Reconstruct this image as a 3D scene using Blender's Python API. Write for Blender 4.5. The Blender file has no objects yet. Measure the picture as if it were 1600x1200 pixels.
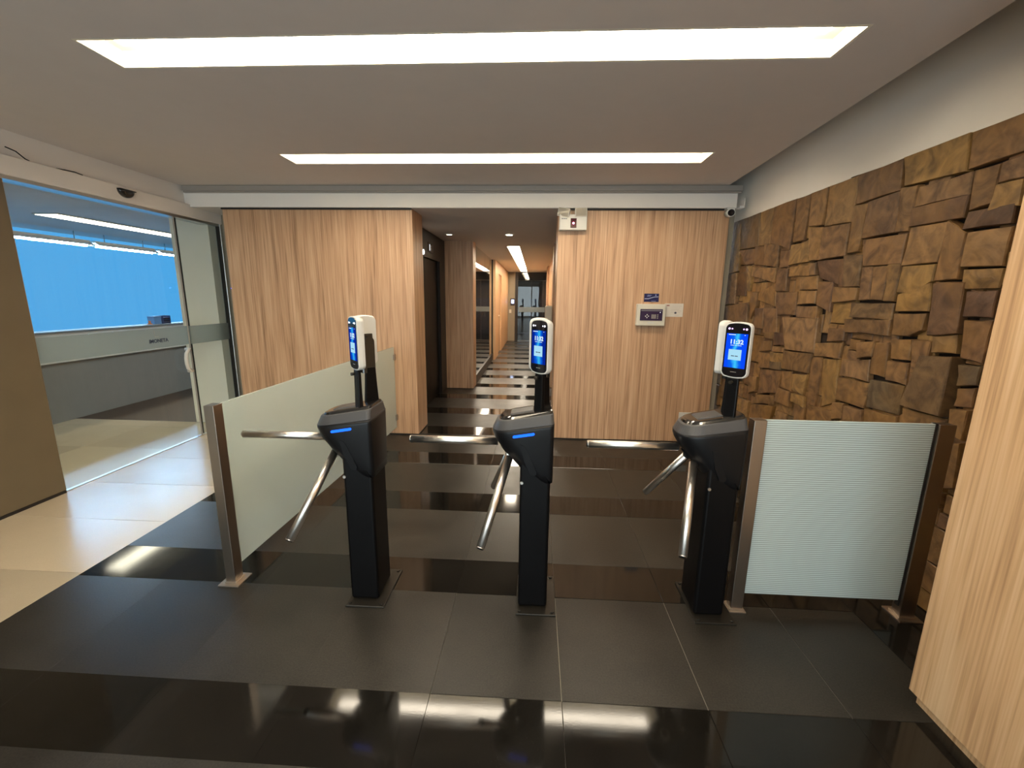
import bpy, bmesh, math, random
from mathutils import Vector, Matrix

# ------------------------------------------------------------------ camera, world, exposure
S = bpy.context.scene
C = S.collection
cam_data = bpy.data.cameras.new('camera')
cam = bpy.data.objects.new('camera', cam_data)
C.objects.link(cam)
cam_data.sensor_fit = 'HORIZONTAL'
cam_data.sensor_width = 36.0
cam_data.lens = 671.44 / 1600 * 36.0
cam_data.clip_start = 0.02
PITCH, YAW, ROLL = 0.199231, -0.050435, 0.012652
def _cam_matrix():
    cy, sy = math.cos(YAW), math.sin(YAW)
    Rz = Matrix(((cy, -sy, 0), (sy, cy, 0), (0, 0, 1)))
    M = Matrix(((1, 0, 0), (0, 0, -1), (0, 1, 0)))
    cp, sp = math.cos(PITCH), math.sin(PITCH)
    P = Matrix(((1, 0, 0), (0, cp, -sp), (0, sp, cp)))
    cr, sr = math.cos(ROLL), math.sin(ROLL)
    Ro = Matrix(((cr, -sr, 0), (sr, cr, 0), (0, 0, 1)))
    W = (Ro @ P @ M @ Rz).transposed()          # camera axes (right, down, forward) in world space
    r, d, f = W.col[0], W.col[1], W.col[2]
    m = Matrix(((r[0], -d[0], -f[0], 0), (r[1], -d[1], -f[1], 0), (r[2], -d[2], -f[2], 1.5), (0, 0, 0, 1)))
    return m
cam.matrix_world = _cam_matrix()
S.camera = cam

world = bpy.data.worlds.new('world')
S.world = world
world.use_nodes = True
world.node_tree.nodes['Background'].inputs['Color'].default_value = (0.86, 0.93, 1.0, 1)
world.node_tree.nodes['Background'].inputs['Strength'].default_value = 2.1
S.view_settings.view_transform = 'Standard'
S.view_settings.look = 'None'
S.view_settings.gamma = 1.0
S.view_settings.use_curve_mapping = False
S.view_settings.exposure = 1.5

# fill daylight through a glazed entrance added behind camera; a portal guides the sampling
pl = bpy.data.lights.new('entrance_portal', 'AREA'); pl.shape = 'RECTANGLE'; pl.size = 4.5; pl.size_y = 2.2
pl.cycles.is_portal = True
po = bpy.data.objects.new('entrance_portal', pl); C.objects.link(po)
po.location = (-1.05, -3.11, 1.2); po.rotation_euler = (math.radians(90), 0, 0)

WARM = (1.0, 0.87, 0.68)
SLOT_POWER = 11.0          # ceiling light troughs
CORRIDOR_POWER = 13.0
COOL = (0.42, 0.74, 1.0)

# ------------------------------------------------------------------ materials
def srgb(r, g, b):
    f = lambda c: (c / 255 / 12.92) if c / 255 <= 0.04045 else ((c / 255 + 0.055) / 1.055) ** 2.4
    return (f(r), f(g), f(b), 1)

def new_mat(name):
    m = bpy.data.materials.new(name)
    m.use_nodes = True
    nt = m.node_tree
    b = nt.nodes['Principled BSDF']
    return m, nt, b

def plain(name, col, rough=0.5, metal=0.0, noise=0.0, scale=30.0, emit=None, power=0.0, coat=0.0, spec=0.5):
    m, nt, b = new_mat(name)
    b.inputs['Base Color'].default_value = col
    b.inputs['Roughness'].default_value = rough
    b.inputs['Metallic'].default_value = metal
    b.inputs['Specular IOR Level'].default_value = spec
    if coat:
        b.inputs['Coat Weight'].default_value = coat
    if emit:
        b.inputs['Emission Color'].default_value = emit
        b.inputs['Emission Strength'].default_value = power
    if noise:
        tc = nt.nodes.new('ShaderNodeTexCoord')
        n = nt.nodes.new('ShaderNodeTexNoise')
        n.inputs['Scale'].default_value = scale
        n.inputs['Detail'].default_value = 6
        nt.links.new(tc.outputs['Object'], n.inputs['Vector'])
        mx = nt.nodes.new('ShaderNodeMixRGB')
        mx.blend_type = 'MIX'
        mx.inputs[1].default_value = tuple(c * (1 - noise) for c in col[:3]) + (1,)
        mx.inputs[2].default_value = tuple(min(1, c * (1 + noise)) for c in col[:3]) + (1,)
        nt.links.new(n.outputs['Fac'], mx.inputs[0])
        nt.links.new(mx.outputs[0], b.inputs['Base Color'])
    return m

def wood(name, c0, c1, c2, rough=0.42, horizontal=False, scale=1.0):
    m, nt, b = new_mat(name)
    L = nt.links.new
    tc = nt.nodes.new('ShaderNodeTexCoord')
    mp = nt.nodes.new('ShaderNodeMapping')
    mp.inputs['Scale'].default_value = (9 * scale, 9 * scale, 0.55 * scale)
    L(tc.outputs['Object'], mp.inputs['Vector'])
    n1 = nt.nodes.new('ShaderNodeTexNoise')
    n1.inputs['Scale'].default_value = 1.6
    n1.inputs['Detail'].default_value = 5
    n1.inputs['Distortion'].default_value = 0.9
    L(mp.outputs[0], n1.inputs['Vector'])
    mp2 = nt.nodes.new('ShaderNodeMapping')
    mp2.inputs['Scale'].default_value = (120 * scale, 120 * scale, 2.2 * scale)
    L(tc.outputs['Object'], mp2.inputs['Vector'])
    n2 = nt.nodes.new('ShaderNodeTexNoise')
    n2.inputs['Scale'].default_value = 1.0
    n2.inputs['Detail'].default_value = 4
    L(mp2.outputs[0], n2.inputs['Vector'])
    mp3 = nt.nodes.new('ShaderNodeMapping')
    mp3.inputs['Scale'].default_value = (26 * scale, 26 * scale, 0.8 * scale)
    L(tc.outputs['Object'], mp3.inputs['Vector'])
    n3 = nt.nodes.new('ShaderNodeTexNoise')
    n3.inputs['Scale'].default_value = 1.2
    n3.inputs['Detail'].default_value = 3
    n3.inputs['Distortion'].default_value = 0.5
    L(mp3.outputs[0], n3.inputs['Vector'])
    add = nt.nodes.new('ShaderNodeMath'); add.operation = 'MULTIPLY_ADD'
    add.inputs[1].default_value = 0.5
    L(n2.outputs['Fac'], add.inputs[0])
    mul = nt.nodes.new('ShaderNodeMath'); mul.operation = 'MULTIPLY_ADD'
    mul.inputs[1].default_value = 0.36
    L(n1.outputs['Fac'], mul.inputs[0])
    m3 = nt.nodes.new('ShaderNodeMath'); m3.operation = 'MULTIPLY'
    m3.inputs[1].default_value = 0.28
    L(n3.outputs['Fac'], m3.inputs[0])
    L(m3.outputs[0], mul.inputs[2])
    L(mul.outputs[0], add.inputs[2])
    r = nt.nodes.new('ShaderNodeValToRGB')
    e = r.color_ramp.elements
    e[0].position = 0.40; e[0].color = c0
    e[1].position = 0.74; e[1].color = c2
    k = e.new(0.56); k.color = c1
    L(add.outputs[0], r.inputs[0])
    L(r.outputs[0], b.inputs['Base Color'])
    b.inputs['Roughness'].default_value = rough
    bp = nt.nodes.new('ShaderNodeBump')
    bp.inputs['Strength'].default_value = 0.08
    bp.inputs['Distance'].default_value = 0.002
    L(n2.outputs['Fac'], bp.inputs['Height'])
    L(bp.outputs[0], b.inputs['Normal'])
    return m

def granite(name, base, spread, rough, rough_var=0.0, speck=0.0, bump=0.0, spec=0.5):
    m, nt, b = new_mat(name)
    L = nt.links.new
    g = nt.nodes.new('ShaderNodeNewGeometry')
    oi = nt.nodes.new('ShaderNodeObjectInfo')
    n1 = nt.nodes.new('ShaderNodeTexNoise')
    n1.inputs['Scale'].default_value = 3.2
    n1.inputs['Detail'].default_value = 9
    n1.inputs['Roughness'].default_value = 0.7
    L(g.outputs['Position'], n1.inputs['Vector'])
    n2 = nt.nodes.new('ShaderNodeTexNoise')
    n2.inputs['Scale'].default_value = 150
    n2.inputs['Detail'].default_value = 2
    L(g.outputs['Position'], n2.inputs['Vector'])
    a = nt.nodes.new('ShaderNodeMath'); a.operation = 'MULTIPLY_ADD'
    a.inputs[1].default_value = 0.5
    L(n2.outputs['Fac'], a.inputs[0]); 
    h = nt.nodes.new('ShaderNodeMath'); h.operation = 'MULTIPLY'; h.inputs[1].default_value = 0.5
    L(n1.outputs['Fac'], h.inputs[0]); L(h.outputs[0], a.inputs[2])
    r = nt.nodes.new('ShaderNodeValToRGB')
    e = r.color_ramp.elements
    e[0].position = 0.3; e[0].color = tuple(c * (1 - spread) for c in base[:3]) + (1,)
    e[1].position = 0.7; e[1].color = tuple(c * (1 + spread) for c in base[:3]) + (1,)
    L(a.outputs[0], r.inputs[0])
    v = nt.nodes.new('ShaderNodeHueSaturation')
    mr = nt.nodes.new('ShaderNodeMapRange')
    mr.inputs[3].default_value = 0.88; mr.inputs[4].default_value = 1.12
    L(oi.outputs['Random'], mr.inputs[0]); L(mr.outputs[0], v.inputs['Value'])
    L(r.outputs[0], v.inputs['Color']); L(v.outputs[0], b.inputs['Base Color'])
    b.inputs['Specular IOR Level'].default_value = spec
    b.inputs['Roughness'].default_value = rough
    if rough_var:
        mr2 = nt.nodes.new('ShaderNodeMapRange')
        mr2.inputs[1].default_value = 0.3; mr2.inputs[2].default_value = 0.7
        mr2.inputs[3].default_value = rough - rough_var; mr2.inputs[4].default_value = rough + rough_var
        L(n1.outputs['Fac'], mr2.inputs[0]); L(mr2.outputs[0], b.inputs['Roughness'])
    if bump:
        bp = nt.nodes.new('ShaderNodeBump')
        bp.inputs['Strength'].default_value = bump
        bp.inputs['Distance'].default_value = 0.001
        L(n2.outputs['Fac'], bp.inputs['Height']); L(bp.outputs[0], b.inputs['Normal'])
    return m

def stone_mat():
    m, nt, b = new_mat('split_stone')
    L = nt.links.new
    g = nt.nodes.new('ShaderNodeNewGeometry')
    oi = nt.nodes.new('ShaderNodeObjectInfo')
    off = nt.nodes.new('ShaderNodeVectorMath'); off.operation = 'SCALE'
    cx = nt.nodes.new('ShaderNodeCombineXYZ')
    L(oi.outputs['Random'], cx.inputs[0]); L(oi.outputs['Random'], cx.inputs[1])
    L(cx.outputs[0], off.inputs[0]); off.inputs['Scale'].default_value = 40
    va = nt.nodes.new('ShaderNodeVectorMath'); va.operation = 'ADD'
    L(g.outputs['Position'], va.inputs[0]); L(off.outputs[0], va.inputs[1])
    n1 = nt.nodes.new('ShaderNodeTexNoise')
    n1.inputs['Scale'].default_value = 7; n1.inputs['Detail'].default_value = 5; n1.inputs['Distortion'].default_value = 2.2
    L(va.outputs[0], n1.inputs['Vector'])
    r0 = nt.nodes.new('ShaderNodeValToRGB')          # each stone its own tone
    r0.color_ramp.interpolation = 'LINEAR'
    e = r0.color_ramp.elements
    e[0].position = 0.0; e[0].color = srgb(112, 86, 62)
    e[1].position = 1.0; e[1].color = srgb(100, 90, 76)
    for p, c in ((0.12, (134, 104, 72)), (0.24, (152, 120, 80)), (0.36, (116, 88, 66)), (0.48, (146, 118, 88)),
                 (0.6, (154, 124, 76)), (0.7, (98, 74, 60)), (0.8, (140, 110, 76)), (0.9, (122, 94, 62))):
        k = e.new(p); k.color = srgb(*c)
    L(oi.outputs['Random'], r0.inputs[0])
    r1 = nt.nodes.new('ShaderNodeValToRGB')
    e = r1.color_ramp.elements
    e[0].position = 0.32; e[0].color = (0.42, 0.38, 0.34, 1)
    e[1].position = 0.68; e[1].color = (1.1, 1.03, 0.86, 1)
    L(n1.outputs['Fac'], r1.inputs[0])
    mx = nt.nodes.new('ShaderNodeMixRGB'); mx.blend_type = 'MULTIPLY'; mx.inputs[0].default_value = 1
    L(r0.outputs[0], mx.inputs[1]); L(r1.outputs[0], mx.inputs[2])
    n2 = nt.nodes.new('ShaderNodeTexNoise')
    n2.inputs['Scale'].default_value = 3.0; n2.inputs['Detail'].default_value = 3
    L(va.outputs[0], n2.inputs['Vector'])
    r2 = nt.nodes.new('ShaderNodeValToRGB')
    e = r2.color_ramp.elements
    e[0].position = 0.5; e[0].color = (0, 0, 0, 1)
    e[1].position = 0.66; e[1].color = (0.35, 0.35, 0.35, 1)
    L(n2.outputs['Fac'], r2.inputs[0])
    mx2 = nt.nodes.new('ShaderNodeMixRGB'); mx2.inputs[2].default_value = srgb(150, 110, 52)
    L(r2.outputs[0], mx2.inputs[0]); L(mx.outputs[0], mx2.inputs[1])
    L(mx2.outputs[0], b.inputs['Base Color'])
    b.inputs['Roughness'].default_value = 0.5
    n3 = nt.nodes.new('ShaderNodeTexNoise')
    n3.inputs['Scale'].default_value = 14; n3.inputs['Detail'].default_value = 7; n3.inputs['Distortion'].default_value = 0.7
    L(va.outputs[0], n3.inputs['Vector'])
    bp = nt.nodes.new('ShaderNodeBump')
    bp.inputs['Strength'].default_value = 0.55; bp.inputs['Distance'].default_value = 0.012
    L(n3.outputs['Fac'], bp.inputs['Height']); L(bp.outputs[0], b.inputs['Normal'])
    return m

def clear_glass(name, tint=(0.93, 0.97, 0.96, 1), ior=1.5, rough=0.0, boost=1.0):
    m = bpy.data.materials.new(name); m.use_nodes = True
    nt = m.node_tree; nt.nodes.clear(); L = nt.links.new
    o = nt.nodes.new('ShaderNodeOutputMaterial')
    t = nt.nodes.new('ShaderNodeBsdfTransparent'); t.inputs[0].default_value = tint
    gl = nt.nodes.new('ShaderNodeBsdfGlossy'); gl.inputs['Roughness'].default_value = rough
    fr = nt.nodes.new('ShaderNodeFresnel'); fr.inputs['IOR'].default_value = ior
    mu = nt.nodes.new('ShaderNodeMath'); mu.operation = 'MULTIPLY'; mu.inputs[1].default_value = boost; mu.use_clamp = True
    mx = nt.nodes.new('ShaderNodeMixShader')
    ge = nt.nodes.new('ShaderNodeNewGeometry'); bf = nt.nodes.new('ShaderNodeMath'); bf.operation = 'SUBTRACT'; bf.inputs[0].default_value = boost
    L(ge.outputs['Backfacing'], bf.inputs[1])
    fc = nt.nodes.new('ShaderNodeMath'); fc.operation = 'MULTIPLY'; L(ge.outputs['Backfacing'], fc.inputs[0]); fc.inputs[1].default_value = boost
    L(fc.outputs[0], bf.inputs[1]); L(bf.outputs[0], mu.inputs[1])
    L(fr.outputs[0], mu.inputs[0]); L(mu.outputs[0], mx.inputs[0]); L(t.outputs[0], mx.inputs[1]); L(gl.outputs[0], mx.inputs[2]); L(mx.outputs[0], o.inputs[0])
    return m

def frosted_glass(name, body, mixf, stripes=False, rough=0.35, clear=(0.86, 0.93, 0.9, 1)):
    m = bpy.data.materials.new(name); m.use_nodes = True
    nt = m.node_tree; nt.nodes.clear(); L = nt.links.new
    o = nt.nodes.new('ShaderNodeOutputMaterial')
    df = nt.nodes.new('ShaderNodeBsdfDiffuse'); df.inputs[0].default_value = body
    tl = nt.nodes.new('ShaderNodeBsdfTranslucent'); tl.inputs[0].default_value = body
    a = nt.nodes.new('ShaderNodeMixShader'); a.inputs[0].default_value = 0.4
    L(df.outputs[0], a.inputs[1]); L(tl.outputs[0], a.inputs[2])
    rf = nt.nodes.new('ShaderNodeBsdfRefraction'); rf.inputs['Roughness'].default_value = rough; rf.inputs['IOR'].default_value = 1.06
    rf.inputs[0].default_value = clear
    bmx = nt.nodes.new('ShaderNodeMixShader'); bmx.inputs[0].default_value = mixf
    L(rf.outputs[0], bmx.inputs[1]); L(a.outputs[0], bmx.inputs[2])
    gl = nt.nodes.new('ShaderNodeBsdfGlossy'); gl.inputs['Roughness'].default_value = 0.18
    fr = nt.nodes.new('ShaderNodeFresnel'); fr.inputs['IOR'].default_value = 1.45
    mx = nt.nodes.new('ShaderNodeMixShader')
    ge = nt.nodes.new('ShaderNodeNewGeometry'); bf = nt.nodes.new('ShaderNodeMath'); bf.operation = 'SUBTRACT'; bf.inputs[0].default_value = 1
    L(ge.outputs['Backfacing'], bf.inputs[1])
    fm = nt.nodes.new('ShaderNodeMath'); fm.operation = 'MULTIPLY'; L(fr.outputs[0], fm.inputs[0]); L(bf.outputs[0], fm.inputs[1])
    L(fm.outputs[0], mx.inputs[0]); L(bmx.outputs[0], mx.inputs[1]); L(gl.outputs[0], mx.inputs[2])
    L(mx.outputs[0], o.inputs[0])
    if stripes:
        tc = nt.nodes.new('ShaderNodeTexCoord')
        sx = nt.nodes.new('ShaderNodeSeparateXYZ'); L(tc.outputs['Object'], sx.inputs[0])
        mu = nt.nodes.new('ShaderNodeMath'); mu.operation = 'MULTIPLY'; mu.inputs[1].default_value = 2 * math.pi / 0.0102
        L(sx.outputs[2], mu.inputs[0])
        sn = nt.nodes.new('ShaderNodeMath'); sn.operation = 'SINE'; L(mu.outputs[0], sn.inputs[0])
        mr = nt.nodes.new('ShaderNodeMapRange')
        mr.inputs[1].default_value = -0.6; mr.inputs[2].default_value = 0.0
        mr.inputs[3].default_value = mixf * 0.35; mr.inputs[4].default_value = mixf
        L(sn.outputs[0], mr.inputs[0]); L(mr.outputs[0], bmx.inputs[0])
    return m

def steel(name, col, rough=0.28, axis_scale=(4, 4, 300)):
    m, nt, b = new_mat(name)
    L = nt.links.new
    b.inputs['Base Color'].default_value = col
    b.inputs['Metallic'].default_value = 1.0
    tc = nt.nodes.new('ShaderNodeTexCoord'); mp = nt.nodes.new('ShaderNodeMapping')
    mp.inputs['Scale'].default_value = axis_scale
    n = nt.nodes.new('ShaderNodeTexNoise'); n.inputs['Scale'].default_value = 1.0; n.inputs['Detail'].default_value = 3
    L(tc.outputs['Object'], mp.inputs['Vector']); L(mp.outputs[0], n.inputs['Vector'])
    mr = nt.nodes.new('ShaderNodeMapRange'); mr.inputs[3].default_value = rough - 0.07; mr.inputs[4].default_value = rough + 0.07
    L(n.outputs['Fac'], mr.inputs[0]); L(mr.outputs[0], b.inputs['Roughness'])
    return m

def emitter(name, col, power):
    m = bpy.data.materials.new(name); m.use_nodes = True
    nt = m.node_tree; nt.nodes.clear()
    o = nt.nodes.new('ShaderNodeOutputMaterial'); e = nt.nodes.new('ShaderNodeEmission')
    e.inputs[0].default_value = tuple(col[:3]) + (1,); e.inputs[1].default_value = power
    nt.links.new(e.outputs[0], o.inputs[0])
    return m

def screen_mat(name, power, dim):
    """Lit display: deep blue wallpaper with a pale cyan blade of light."""
    m = bpy.data.materials.new(name); m.use_nodes = True
    nt = m.node_tree; nt.nodes.clear(); L = nt.links.new
    o = nt.nodes.new('ShaderNodeOutputMaterial'); e = nt.nodes.new('ShaderNodeEmission'); e.inputs[1].default_value = power
    tc = nt.nodes.new('ShaderNodeTexCoord'); sx = nt.nodes.new('ShaderNodeSeparateXYZ')
    L(tc.outputs['Object'], sx.inputs[0])
    n = nt.nodes.new('ShaderNodeTexNoise'); n.inputs['Scale'].default_value = 16; n.inputs['Detail'].default_value = 2
    L(tc.outputs['Object'], n.inputs['Vector'])
    nz = nt.nodes.new('ShaderNodeMath'); nz.operation = 'MULTIPLY_ADD'; nz.inputs[1].default_value = 0.055; nz.inputs[2].default_value = -0.026
    L(n.outputs['Fac'], nz.inputs[0])
    a = nt.nodes.new('ShaderNodeMath'); a.operation = 'ADD'; L(sx.outputs[0], a.inputs[0]); L(nz.outputs[0], a.inputs[1])
    ab = nt.nodes.new('ShaderNodeMath'); ab.operation = 'ABSOLUTE'; L(a.outputs[0], ab.inputs[0])
    mr = nt.nodes.new('ShaderNodeMapRange'); mr.inputs[1].default_value = 0.0; mr.inputs[2].default_value = 0.03
    mr.inputs[3].default_value = 1; mr.inputs[4].default_value = 0
    L(ab.outputs[0], mr.inputs[0])
    r = nt.nodes.new('ShaderNodeValToRGB'); el = r.color_ramp.elements
    el[0].position = 0; el[0].color = srgb(8, 40 if dim else 70, 150 if dim else 235)
    el[1].position = 1; el[1].color = srgb(60, 190, 240)
    k = el.new(0.55); k.color = srgb(8, 95, 225)
    L(mr.outputs[0], r.inputs[0]); L(r.outputs[0], e.inputs[0]); L(e.outputs[0], o.inputs[0])
    return m

M = {}
M['wood'] = wood('oak_laminate', srgb(142, 106, 76), srgb(190, 150, 115), srgb(212, 176, 142))
M['wood_pale'] = wood('pale_oak_laminate', srgb(168, 130, 92), srgb(204, 165, 123), srgb(220, 187, 148), scale=0.9)
M['ceiling'] = plain('ceiling_paint', srgb(214, 207, 203), 0.9, noise=0.03, scale=8)
M['white_paint'] = plain('white_wall_paint', srgb(238, 232, 222), 0.8, noise=0.02, scale=6)
M['beam_paint'] = plain('beam_paint', srgb(232, 226, 219), 0.7, noise=0.02, scale=5)
M['rail'] = plain('grey_rail_paint', srgb(150, 143, 136), 0.55, noise=0.03)
M['grey_wall'] = plain('grey_plaster', srgb(140, 130, 112), 0.8, noise=0.05, scale=12)
M['olive_wall'] = plain('olive_stone_wall', srgb(108, 94, 72), 0.45, noise=0.1, scale=5)
M['gran_dark'] = granite('polished_black_granite', srgb(25, 23, 20), 0.75, 0.075, 0.02, bump=0.025, spec=0.42)
M['gran_grey'] = granite('honed_grey_granite', srgb(43, 40, 35), 0.62, 0.38, 0.07, bump=0.2, spec=0.4)
M['grout'] = plain('pale_grout', srgb(150, 143, 130), 0.9, noise=0.1)
M['grout_tan'] = plain('tan_grout', srgb(150, 138, 118), 0.9, noise=0.1)
M['cream'] = granite('cream_porcelain', srgb(196, 180, 154), 0.05, 0.25, 0.015)
M['mortar'] = plain('dark_mortar', srgb(46, 34, 24), 0.95, noise=0.2)
M['stone'] = stone_mat()
M['black'] = plain('black_powder_coat', srgb(8, 7, 8), 0.4, noise=0.1, scale=60, spec=0.22)
M['head'] = plain('dark_grey_moulding', srgb(17, 17, 19), 0.38, spec=0.3)
M['rim'] = plain('graphite_rim', srgb(66, 65, 66), 0.42)
M['gloss_black'] = plain('gloss_black_plastic', srgb(34, 32, 30), 0.1, coat=0.4)
M['steel'] = steel('brushed_steel', srgb(240, 234, 226), 0.3)
M['bronze'] = steel('brushed_bronze_steel', srgb(166, 156, 145), 0.34)
M['plate'] = steel('satin_steel_plate', srgb(200, 188, 174), 0.35)
M['alu'] = steel('satin_aluminium', srgb(196, 196, 194), 0.3)
M['dark_plate'] = plain('dark_base_plate', srgb(56, 52, 46), 0.35, metal=0.6, noise=0.1)
M['white_plastic'] = plain('white_plastic', srgb(204, 201, 194), 0.4)
M['cream_plastic'] = plain('cream_plastic', srgb(208, 201, 184), 0.45)
M['bezel'] = plain('black_bezel', srgb(10, 10, 18), 0.1, coat=0.5)
M['led'] = emitter('blue_led', (0.01, 0.1, 1.0), 1.0)
M['uv'] = emitter('violet_led', (0.75, 0.45, 1.0), 1.2)
M['white_dot'] = emitter('white_led', (0.9, 0.95, 1.0), 0.8)
M['screen'] = screen_mat('display_blue', 0.4, False)
M['screen_dim'] = screen_mat('display_blue_oblique', 0.33, True)
M['clock'] = emitter('display_white', (0.75, 0.93, 1.0), 0.36)
M['card'] = emitter('display_card', (0.42, 0.76, 0.95), 0.34)
M['ink'] = plain('dark_ink', srgb(46, 52, 74), 0.6)
M['slot'] = emitter('warm_trough_light', WARM, SLOT_POWER)
M['slot_corr'] = emitter('warm_corridor_light', WARM, CORRIDOR_POWER)
M['trough'] = plain('trough_white', srgb(238, 232, 216), 0.8)
M['glass'] = clear_glass('clear_glass')
M['door_glass'] = clear_glass('smoked_door_glass', (0.5, 0.52, 0.54, 1), boost=1.6)
M['shop_glass'] = clear_glass('reflective_shopfront_glass', (0.6, 0.6, 0.55, 1), boost=3.0)
M['film'] = frosted_glass('frosted_film', (0.42, 0.46, 0.46, 1), 0.55, rough=0.25)
M['barrier'] = frosted_glass('frosted_barrier_glass', (0.93, 1.0, 0.95, 1), 0.52, rough=0.16)
M['barrier_lines'] = frosted_glass('frosted_line_glass', (0.86, 0.96, 0.95, 1), 0.94, stripes=True, clear=(0.3, 0.34, 0.33, 1))
M['elevator'] = plain('black_steel_door', srgb(7, 6, 6), 0.35, spec=0.15)
M['dark_panel'] = plain('dark_bronze_panel', srgb(32, 26, 21), 0.4, spec=0.3)
M['dark_trim'] = plain('dark_trim', srgb(30, 24, 20), 0.6)

# ------------------------------------------------------------------ mesh helpers
class MB:
    """Collects boxes, prisms, tubes and lofts, then links them as one mesh object."""
    def __init__(self):
        self.v = []; self.f = []; self.m = []; self.s = []
    def face(self, idx, mi=0, sm=False):
        self.f.append(tuple(idx)); self.m.append(mi); self.s.append(sm)
    def box(self, x0, x1, y0, y1, z0, z1, mi=0):
        n = len(self.v)
        self.v += [(x0, y0, z0), (x1, y0, z0), (x1, y1, z0), (x0, y1, z0), (x0, y0, z1), (x1, y0, z1), (x1, y1, z1), (x0, y1, z1)]
        for q in ((0, 3, 2, 1), (4, 5, 6, 7), (0, 1, 5, 4), (1, 2, 6, 5), (2, 3, 7, 6), (3, 0, 4, 7)):
            self.face([n + i for i in q], mi)
        return self
    def quad(self, pts, mi=0):
        n = len(self.v); self.v += [tuple(p) for p in pts]
        self.face(range(n, n + len(pts)), mi)
        return self
    def loft(self, rings, cap=True, sm=True, mi=0):
        n0 = len(self.v); k = len(rings[0])
        for r in rings: self.v += [tuple(p) for p in r]
        for a in range(len(rings) - 1):
            for i in range(k):
                j = (i + 1) % k
                self.face((n0 + a * k + i, n0 + a * k + j, n0 + (a + 1) * k + j, n0 + (a + 1) * k + i), mi, sm)
        if cap:
            self.face([n0 + i for i in reversed(range(k))], mi)
            e = n0 + (len(rings) - 1) * k
            self.face([e + i for i in range(k)], mi)
        return self
    def tube(self, p0, p1, r0, r1=None, seg=20, mi=0):
        r1 = r0 if r1 is None else r1
        p0 = Vector(p0); p1 = Vector(p1); d = (p1 - p0).normalized()
        a = d.orthogonal().normalized(); b = d.cross(a)
        rings = [[p + (a * math.cos(t) + b * math.sin(t)) * r for t in [2 * math.pi * i / seg for i in range(seg)]] for p, r in ((p0, r0), (p1, r1))]
        return self.loft(rings, mi=mi)
    def path(self, pts, r, seg=10, mi=0):
        pts = [Vector(p) for p in pts]; rings = []
        d0 = (pts[1] - pts[0]).normalized(); a = d0.orthogonal().normalized()
        for i, p in enumerate(pts):
            d = (pts[min(i + 1, len(pts) - 1)] - pts[max(i - 1, 0)]).normalized()
            a = (a - d * a.dot(d)).normalized(); b = d.cross(a)
            rings.append([p + (a * math.cos(t) + b * math.sin(t)) * r for t in [2 * math.pi * k / seg for k in range(seg)]])
        return self.loft(rings, mi=mi)
    def mesh(self, name):
        me = bpy.data.meshes.new(name)
        me.from_pydata(self.v, [], self.f)
        for p, mi, sm in zip(me.polygons, self.m, self.s):
            p.material_index = mi; p.use_smooth = sm
        me.update()
        return me
    def build(self, name, mats, parent=None, bevel=0.0, seg=2, loc=None, fix=True):
        me = self.mesh(name)
        if fix:
            bm = bmesh.new(); bm.from_mesh(me); bmesh.ops.recalc_face_normals(bm, faces=bm.faces); bm.to_mesh(me); bm.free()
        o = bpy.data.objects.new(name, me)
        C.objects.link(o)
        for mm in (mats if isinstance(mats, (list, tuple)) else [mats]):
            me.materials.append(M[mm] if isinstance(mm, str) else mm)
        if parent: o.parent = parent
        if loc: o.location = loc
        if bevel:
            b = o.modifiers.new('bevel', 'BEVEL'); b.width = bevel; b.segments = seg; b.limit_method = 'ANGLE'; b.angle_limit = math.radians(40)
        return o

def box(x0, x1, y0, y1, z0, z1): return MB().box(x0, x1, y0, y1, z0, z1)

def tag(o, label=None, cat=None, group=None, kind=None):
    if label: o['label'] = label
    if cat: o['category'] = cat
    if group: o['group'] = group
    if kind: o['kind'] = kind
    return o

def struct(o): o['kind'] = 'structure'; return o

def thing(name, label, cat, loc=(0, 0, 0), rz=0.0, group=None):
    o = bpy.data.objects.new(name, None); C.objects.link(o)
    o.empty_display_size = 0.1
    o.location = loc; o.rotation_euler = (0, 0, rz)
    return tag(o, label, cat, group)

def lettering(name, body, size, mat, parent, loc, rot, bold=0.0, extrude=0.0004, squeeze=1.0):
    cu = bpy.data.curves.new(name, 'FONT')
    cu.body = body; cu.size = size; cu.align_x = 'CENTER'; cu.align_y = 'CENTER'; cu.extrude = extrude; cu.offset = bold
    cu.resolution_u = 3
    t = bpy.data.objects.new(name, cu); C.objects.link(t)
    dg = bpy.context.evaluated_depsgraph_get()
    me = bpy.data.meshes.new_from_object(t.evaluated_get(dg))
    bpy.data.objects.remove(t)
    o = bpy.data.objects.new(name, me); C.objects.link(o)
    me.materials.clear(); me.materials.append(M[mat])
    o.parent = parent; o.location = loc; o.rotation_euler = rot; o.scale = (squeeze, 1, 1)
    return o

def copy_tree(o, parent=None):
    c = o.copy(); C.objects.link(c)
    if parent: c.parent = parent
    for ch in list(o.children): copy_tree(ch, c)
    return c

# ------------------------------------------------------------------ key planes
LX = -3.53            # plane of the glass entrance wall
RX = 2.0              # wall that carries the stone cladding
CZ = 2.55             # lobby ceiling
BY = 4.47             # face of the oak panelled wall
KZ = 2.35             # corridor ceiling
EDGE = -2.43          # black granite meets cream porcelain
SLOTS = [(0.49, 0.72), (1.985, 2.205), (3.475, 3.71)]  # first trough is out of view, added for extra brightness
SX0, SX1 = -1.98, 1.27

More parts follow.
